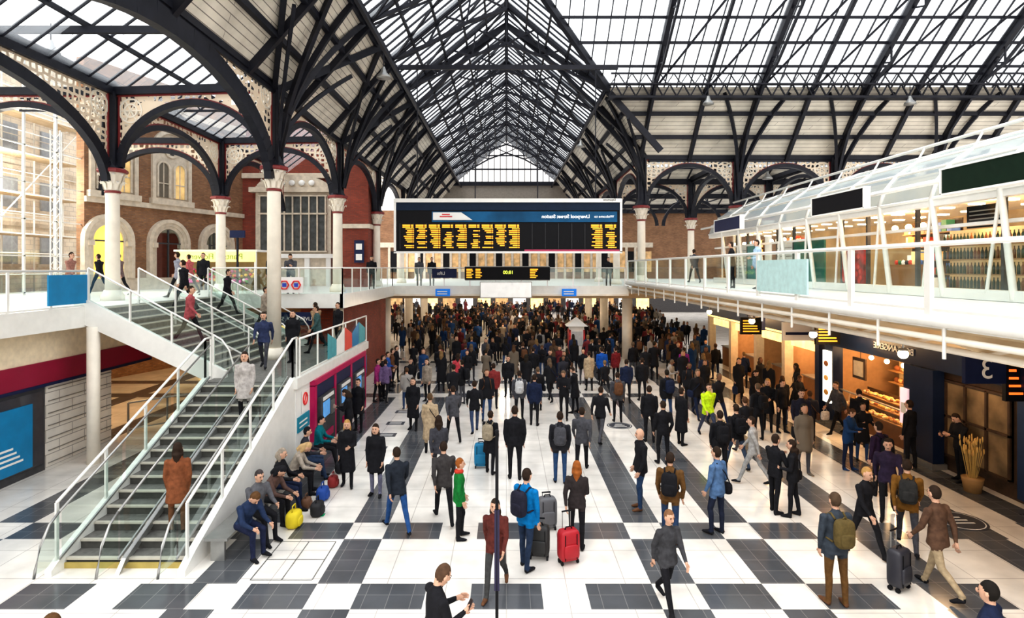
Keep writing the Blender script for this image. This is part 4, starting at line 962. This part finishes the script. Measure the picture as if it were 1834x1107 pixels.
    if acc in('bag',):
        q=c(-.05,-.02)+X*.23; f.sup(q,X*.055,V((0,1,0))*.16,V((0,0,1))*.12,slots[5],4,14,8)
        f.tube([q+V((0,-.12,.1)),c(.3,-.14)+X*.05,c(.5,-.04)-X*.09,c(.3,.145)-X*.0,q+V((0,.12,.1))],.012,slots[5],6)
    if acc in('tote',):
        pl=hands[1][0]; q=pl+V((0,0,-.28)); f.sup(q,X*.05,V((0,1,0))*.15,V((0,0,1))*.15,slots[5],4,14,8)
        f.tube([q+V((0,-.08,.13)),pl+V((0,0,-.03)),q+V((0,.08,.13))],.01,slots[5],6)
    if acc in('scarf',): f.lathe(c(.47),[(.07,0),(.1,.02),(.1,.06),(.07,.09)],slots[5],12)
    me=f.mesh(); _pc[key]=me; return me

SKIN=[M('skin_a',(.60,.35,.24),.55,0,.06,20),M('skin_b',(.46,.25,.16),.55,0,.06,20),M('skin_c',(.18,.09,.05),.55,0,.06,20)]
DARKI=M('eye_dark',(.03,.02,.02),.3)
def cl(c): return M('cloth_%.3f_%.3f_%.3f'%c,c,.85,0,.25,14,bump=.25,spec=.2)
K=(.012,.012,.015); NV=(.013,.02,.05); JE=(.03,.06,.14); GY=(.07,.07,.08); BR=(.13,.06,.03); BG_=(.42,.32,.21); OL=(.12,.11,.05)
placed=[]
def ground(px,py,z=0):
    Y=F*(CAMZ-z)/(py-480); return ((px-907)/F*Y,Y)
def person(px,py,face,pose='stand',top=K,pants=K,hair='short',hc=(.03,.018,.012),coat=1,fem=False,acc='',bag=K,h=1.72,z=0,xy=None,skin=0,shoes=K,big=1.0,name=None):
    x,y=xy if xy else ground(px,py,z)
    me=person_mesh(pose,hair,coat,fem,acc,.020 if y<14 else (.025 if y<20 else .032),big)
    nm=name or (('seated_' if pose.startswith('sit') else 'walking_' if pose.startswith('walk') else 'standing_')+('woman' if fem else 'man'))
    ob=D.objects.new(nm,me); sc.collection.objects.link(ob)
    mats=[SKIN[skin],cl(hc),cl(top),cl(pants),cl(shoes),cl(bag),DARKI]
    for i,m in enumerate(mats): ob.material_slots[i].link='OBJECT'; ob.material_slots[i].material=m
    s_=h/1.73; ob.scale=(s_,)*3; ob.location=(x,y,z); ob.rotation_euler=(0,0,math.radians(face)); placed.append((x,y)); return ob
BLOND=(.40,.23,.08); GING=(.28,.09,.02)
person(942,1018,-40,'carry',(.0,.15,.38),(.02,.035,.07),acc='pack',bag=(.02,.02,.035),coat=1,h=1.76)
person(1497,1083,5,'stand',(.04,.05,.065),(.11,.055,.018),acc='pack',bag=(.11,.08,.03),coat=1,shoes=BR,h=1.76,hc=(.08,.05,.03))
person(822,965,-80,'rest',(.01,.17,.035),K,fem=True,hair='short',hc=GING,coat=1,h=1.58,acc='scarf',bag=(.5,.05,.03))
person(1033,980,-10,'pull',(.035,.028,.028),K,fem=True,hair='long',hc=GING,coat=1,h=1.64)
suitcase(*ground(1018,1008),(.38,.01,.02),20,.55,.9); suitcase(*ground(966,1000),(.02,.02,.02),-10,.55,.7); suitcase(*ground(980,948),(.12,.12,.13),10,.6,.72)
person(712,952,30,'walk',(.02,.025,.035),(.02,.07,.2),coat=1)
person(888,1062,170,'walk2',(.10,.025,.02),(.05,.05,.05),fem=True,hair='long',coat=1,shoes=BR,h=1.60)
person(0,0,-60,'phone',K,K,hc=(.09,.05,.03),coat=1,xy=(-.86,7.0),h=1.76)
person(0,0,90,'stand',BR,K,hc=(.10,.05,.02),xy=(-4.72,6.1),h=1.7)
person(0,0,40,'stand',NV,K,hair='short',hc=(.015,.012,.01),xy=(5.5,6.65),h=1.74)
person(1148,912,100,'rest',K,(.02,.045,.1),hair='bald',coat=1,h=1.78,shoes=BR)
person(1200,972,-20,'rest',(.12,.06,.02),(.025,.05,.11),acc='pack',coat=1,h=1.74,shoes=BR)
person(1285,957,40,'rest',(.08,.15,.28),(.015,.02,.04),acc='bag',coat=1,h=1.74)
person(1388,918,-70,'fold',K,K,hair='short',coat=1,h=1.7); person(1420,925,60,'carry',K,K,fem=True,hair='long',coat=1,h=1.64,acc='bag')
person(1548,995,200,'walk',K,K,fem=True,hair='short',hc=BLOND,coat=1,h=1.68)
person(1625,985,-30,'walk',(.17,.08,.015),(.05,.05,.06),coat=1,acc='pack',bag=(.03,.03,.03)); person(1680,1062,20,'walk2',(.10,.055,.035),(.36,.28,.18),coat=1,h=1.78)
person(1590,925,150,'walk2',(.03,.02,.045),K,coat=1)
suitcase(*ground(1610,1055),(.03,.03,.04),30)
person(1003,865,-5,'stand',(.02,.02,.025),(.025,.06,.14),acc='pack',bag=(.07,.07,.08),h=1.76)
person(922,858,0,'stand',K,K,h=1.84,big=1.15,coat=1); person(878,848,-20,'carry',K,K,fem=True,coat=2,acc='pack',bag=(.3,.25,.18),h=1.62)
suitcase(*ground(862,838),(.0,.18,.35),0,.6,.75)
person(786,868,10,'walk',(.05,.05,.06),K,fem=True,hair='long'); person(770,812,0,'stand',BG_,K,fem=True,coat=3,hc=(.1,.06,.03),acc='bag'); person(740,770,170,'stand',K,K,fem=True,coat=3,hair='long')
person(673,888,175,'stand',K,(.14,.14,.20),fem=True,hair='long',coat=2,h=1.68); person(622,872,185,'carry',K,K,fem=True,hair='long',hc=BLOND,coat=3,h=1.64,acc='tote')
person(930,752,0,'stand',GY,K,acc='pack',bag=(.5,.5,.5)); person(957,762,-10,'stand',NV,K)
person(1163,792,0,'stand',K,K); person(1188,832,10,'rest',K,K); person(1220,797,-60,'stand',K,K,fem=True,coat=3)
person(1106,756,0,'stand',GY,K,acc='pack',bag=BR); person(1075,792,-30,'walk',K,GY); person(1042,845,-10,'walk2',GY,K)
person(1268,782,190,'walk',(.55,.80,.02),(.05,.06,.10),name='steward_in_high_visibility_jacket'); person(1320,838,10,'walk',K,(.04,.06,.10),acc='pack')
person(1435,808,170,'stand',(.02,.02,.035),(.02,.02,.035),h=1.8,acc='tote',bag=K); person(1375,772,150,'carry',K,K,fem=True,hair='long',hc=BLOND,coat=2); person(1350,746,200,'phone',K,GY,fem=True,hair='long')
person(1500,778,100,'walk',GY,K,fem=True,acc='tote',bag=(.7,.7,.7)); person(1630,838,30,'stand',K,K,h=1.8); person(1575,888,20,'stand',(.03,.015,.04),K,acc='pack'); person(1720,862,90,'phone',K,K)
person(820,706,0,'stand',(.50,.06,.08),GY,fem=True,hair='long'); person(985,696,180,'stand',K,K); person(1055,700,10,'stand',BG_,K,fem=True,coat=2)
person(1030,740,60,'phone',K,K,fem=True,coat=2); person(1150,718,0,'stand',K,K); person(910,712,170,'stand',K,K); person(884,732,0,'carry',(.2,.03,.03),K)
person(1122,722,0,'stand',NV,K); person(735,716,200,'walk',K,K); person(765,720,150,'stand',(.3,.25,.2),K,fem=True,hair='long'); person(955,690,0,'stand',K,GY)
person(1225,690,0,'stand',(.28,.02,.2),K,fem=True,coat=1,acc='pack',bag=(.15,.02,.2)); person(1078,690,0,'stand',(.01,.08,.35),K); person(1103,688,30,'stand',(.15,.015,.02),K)
person(812,790,20,'walk',GY,K); person(850,775,10,'walk2',K,(.04,.06,.12)); person(690,720,0,'walk',(.15,.1,.2),K,fem=True) 
person(795,935,15,'walk',(.05,.045,.045),K,coat=1,h=1.7); person(1195,1090,-160,'walk2',(.05,.05,.055),K,h=1.6,hair='short',fem=True,hc=(.2,.1,.05)); person(1350,868,60,'walk',(.35,.34,.33),(.3,.3,.3),h=1.7); person(1290,858,0,'stand',K,K,acc='pack',bag=K); person(1400,775,200,'stand',K,K); person(1540,800,-20,'phone',K,K)
def stairz(y): return 2.3/14*max(0,min(14,math.floor((y-10.4)/(4.9/14))+1))
for (x,y,f,p,t,b2,fm) in [(-6.2,11.05,20,'stand',(.20,.07,.03),BR,True),(-6.2,13.9,190,'stand',(.40,.37,.35),K,True)]:
    person(0,0,f,p,t,b2,fem=fm,hair='long' if fm else 'short',coat=2,xy=(x,y),z=stairz(y),h=1.68)
person(0,0,180,'stand',K,K,fem=True,hair='long',coat=2,xy=(-6.7,18.4),z=2.32,h=1.66); person(0,0,190,'walk',(.03,.04,.09),(.05,.05,.06),xy=(-7.2,17.4),z=2.32); person(0,0,120,'walk2',(.05,.1,.1),K,xy=(-6.6,20.5),z=2.32); person(0,0,150,'stand',K,K,fem=True,xy=(-6.2,21.6),z=2.32); person(0,0,60,'walk',(.3,.2,.12),K,xy=(-7.2,22.2),z=2.32)
def upz(x): return 2.3+1.9/12*max(0,min(12,math.floor((-7.9-x)/(3.5/12))+1))
for (x,y,f,t) in [(-9.3,17.2,-80,(.35,.08,.09)),(-10.6,19.3,90,K),(-8.8,21.3,-90,(.3,.25,.2)),(-10.2,21.4,-90,K)]: person(0,0,f,'walk',t,K,xy=(x,y),z=upz(x))
for (x,y,f,p,t) in [(-12.2,23.6,180,'stand',K),(-11.9,21.3,90,'walk',(.3,.3,.35)),(-9.6,24,170,'stand',K),(-8.9,24.2,190,'phone',GY),(-13.5,25,80,'walk',(.4,.1,.1)),(-15.5,23.5,90,'walk',(.15,.1,.1)),(-17,24.5,90,'walk',K),(-16,21.5,-90,'walk',(.3,.15,.12)),(-6.9,30,200,'stand',K),(-5,33.6,180,'stand',GY),(-4.3,33.8,170,'stand',K),(5.9,33.9,180,'stand',K)]:
    person(0,0,f,p,t,K,xy=(x,y),z=4.2)
person(0,0,90,'carry',(.36,.50,.68),(.25,.25,.3),xy=(8.9,20.8),z=4.55,h=1.76); person(0,0,60,'stand',K,K,xy=(8.3,21.6),z=4.55); person(0,0,10,'walk',GY,K,xy=(9.3,29),z=4.55)
seat=[(-4.9,10.9,-120,'sitlean',(.02,.035,.08),(.015,.02,.05),(.1,.05,.02),0),(-4.92,11.55,-125,'sit',(.10,.10,.11),K,(.05,.04,.04),0),(-5.0,12.2,-100,'sitlean',(.10,.06,.05),K,K,1),(-5.02,12.9,-90,'sit',K,NV,(.3,.25,.2),1),(-5.02,13.7,-80,'sitlean',(.35,.3,.25),K,(.45,.3,.15),1),(-5.05,14.6,-70,'sit',(.03,.03,.04),(.03,.05,.1),K,0),(-5.05,15.7,-85,'sit',(.0,.13,.16),K,K,0)]
for x,y,f,p,t,b2,hc,fm in seat: person(0,0,f,p,t,b2,fem=bool(fm),hair='long' if fm else 'short',hc=hc,coat=1,xy=(x,y),h=1.72)
def holdall(x,y,col,s_=1):
    g=MB('holdall_bag'); m=M('bag_%s'%str(col),col,.7); g.sup((0,0,.17*s_),(.14*s_,0,0),(0,.2*s_,0),(0,0,.17*s_),m,3.5,14,10); g.tube([(0,-.1*s_,.32*s_),(0,-.07*s_,.45*s_),(0,.07*s_,.45*s_),(0,.1*s_,.32*s_)],.014,m,6); g.sup((.13*s_,0,.13*s_),(.03,0,0),(0,.13*s_,0),(0,0,.09*s_),m,4); o=g.build(); o.location=(x,y,0); return o
holdall(-4.35,12.0,(.70,.55,.02),1.0); holdall(-4.05,12.55,K,.9); holdall(-4.2,13.4,(.01,.06,.28),.9); holdall(-4.2,14.2,(.25,.02,.02),.8); holdall(-4.42,12.95,BR,.7); holdall(-4.3,15.2,K,.9)
person(632,772,170,'stand',K,K,fem=True,coat=2,xy=(-4.8,19)); person(0,0,95,'phone',K,K,fem=True,hair='long',xy=(-4.7,17.5))
for k,(y,t) in enumerate([(22.9,(.3,.03,.15)),(23.8,K),(24.8,(.02,.08,.3)),(25.8,BR),(26.8,K)]): person(0,0,-100+20*(k%2),'stand' if k%2 else 'carry',t,K,xy=(-5.1,y+.3))

# ---- crowd
topm=randmat('crowd_top',[K,(.03,.03,.04),K,(.02,.03,.07),K,(.06,.06,.07),K,(.16,.025,.03),K,(.15,.12,.09),(.015,.05,.14),K,(.3,.28,.26),K,(.10,.06,.035),K],4.3)
ptm=randmat('crowd_trouser',[K,NV,JE,K,GY,K],7.7); hrm=randmat('crowd_hair',[(.03,.02,.01),(.08,.04,.02),(.2,.12,.05),(.02,.015,.01),(.12,.08,.05)],5.1); skm=randmat('crowd_skin',[(.56,.32,.21),(.46,.25,.16),(.2,.1,.06)],3.7,.6); bgm=randmat('crowd_bag',[K,BR,K,NV],6.1)
tpl=[]
for a in [('stand','short',1,False,'pack'),('stand','long',2,True,''),('walk','short',1,False,''),('walk2','long',1,True,'bag'),('phone','short',1,False,''),('carry','long',3,True,'tote'),('rest','short',1,False,'bag'),('fold','short',2,False,'')]:
    me=person_mesh(*a,.038,1.0).copy(); 
    for i,m in enumerate([skm,hrm,topm,ptm,topm,bgm,DARKI]): me.materials[i]=m
    tpl.append(me)
cr_=empty('crowd_of_commuters')
def okp(x,y,d):
    return all((x-a)**2+(y-b_)**2>d*d for a,b_ in placed)
def drop(n,x0,x1,y0,y1,d,bias=None):
    c_=0;t=0
    while c_<n and t<n*30:
        t+=1; x=random.uniform(x0,x1); y=random.uniform(y0,y1)
        if 3<x<5 and 32.6<y<34.8: continue
        if x<-6 and y<33.5: continue
        if abs(abs(x)-7)<.8 and any(abs(y-q)<.8 for q in(34,42,50)): continue
        if not okp(x,y,d): continue
        placed.append((x,y)); ob=D.objects.new('commuter',random.choice(tpl)); sc.collection.objects.link(ob); ob.parent=cr_
        s_=random.uniform(.9,1.06); ob.scale=(s_,)*3; ob.location=(x,y,0); ob.rotation_euler=(0,0,random.choice((0,0,math.pi,random.uniform(0,6.28)))+random.uniform(-.4,.4)); c_+=1
drop(18,-4.6,10.8,20,25,.95); drop(36,-5.4,10.8,25,30,.8); drop(70,-5.6,11,30,37,.7); drop(210,-12,13,37,52,.65); drop(190,-14,14,52,68,.65)
drop(10,6.2,10.6,15,22,1.0)

# ------------------------------------------------------------ lamps and added fill lights
def plight(x,y,z,e,col=(1,.62,.30),r=.3):
    l=D.lights.new('lamp','POINT'); l.energy=e; l.color=col; l.shadow_soft_size=r; o=D.objects.new('lamp_and_fill',l); sc.collection.objects.link(o); o.location=(x,y,z)
plight(12.6,18.5,2.7,200); plight(12.5,22.6,2.7,180); plight(12.5,28,2.7,180); plight(11.9,14.5,6.6,110); plight(11.9,18,6.6,110); plight(11.9,25,6.6,110); plight(11.9,29.5,6.6,80)
plight(10.6,18.5,3.1,110); plight(10.4,23,3.1,110); plight(10.4,28,3.1,110); plight(10.4,14,3.1,50)
plight(-15,20,3.4,200); plight(-14,28,3.4,160); plight(0,38,3.3,320,(1,.8,.6)); plight(-9,44,3.3,260,(1,.8,.6)); plight(9,44,3.3,260,(1,.8,.6)); plight(0,46,3.3,320,(1,.8,.6)); plight(0,56,3.3,400,(1,.8,.6)); plight(0,65,3.3,300,(1,.8,.6)); plight(9,10,3.2,50)
plight(-21.5,19,10,900,(1,.93,.82)); plight(-21.5,26,9,900,(1,.93,.82))  # no shop here: added fill lights that brighten the pale exterior building
sl=D.lights.new('sun','SUN'); sl.energy=2.0; sl.angle=.6; sl.color=(1,.94,.85); so=D.objects.new('sun',sl); sc.collection.objects.link(so); so.rotation_euler=(math.radians(20),math.radians(-25),0)
print('objects',len(D.objects))
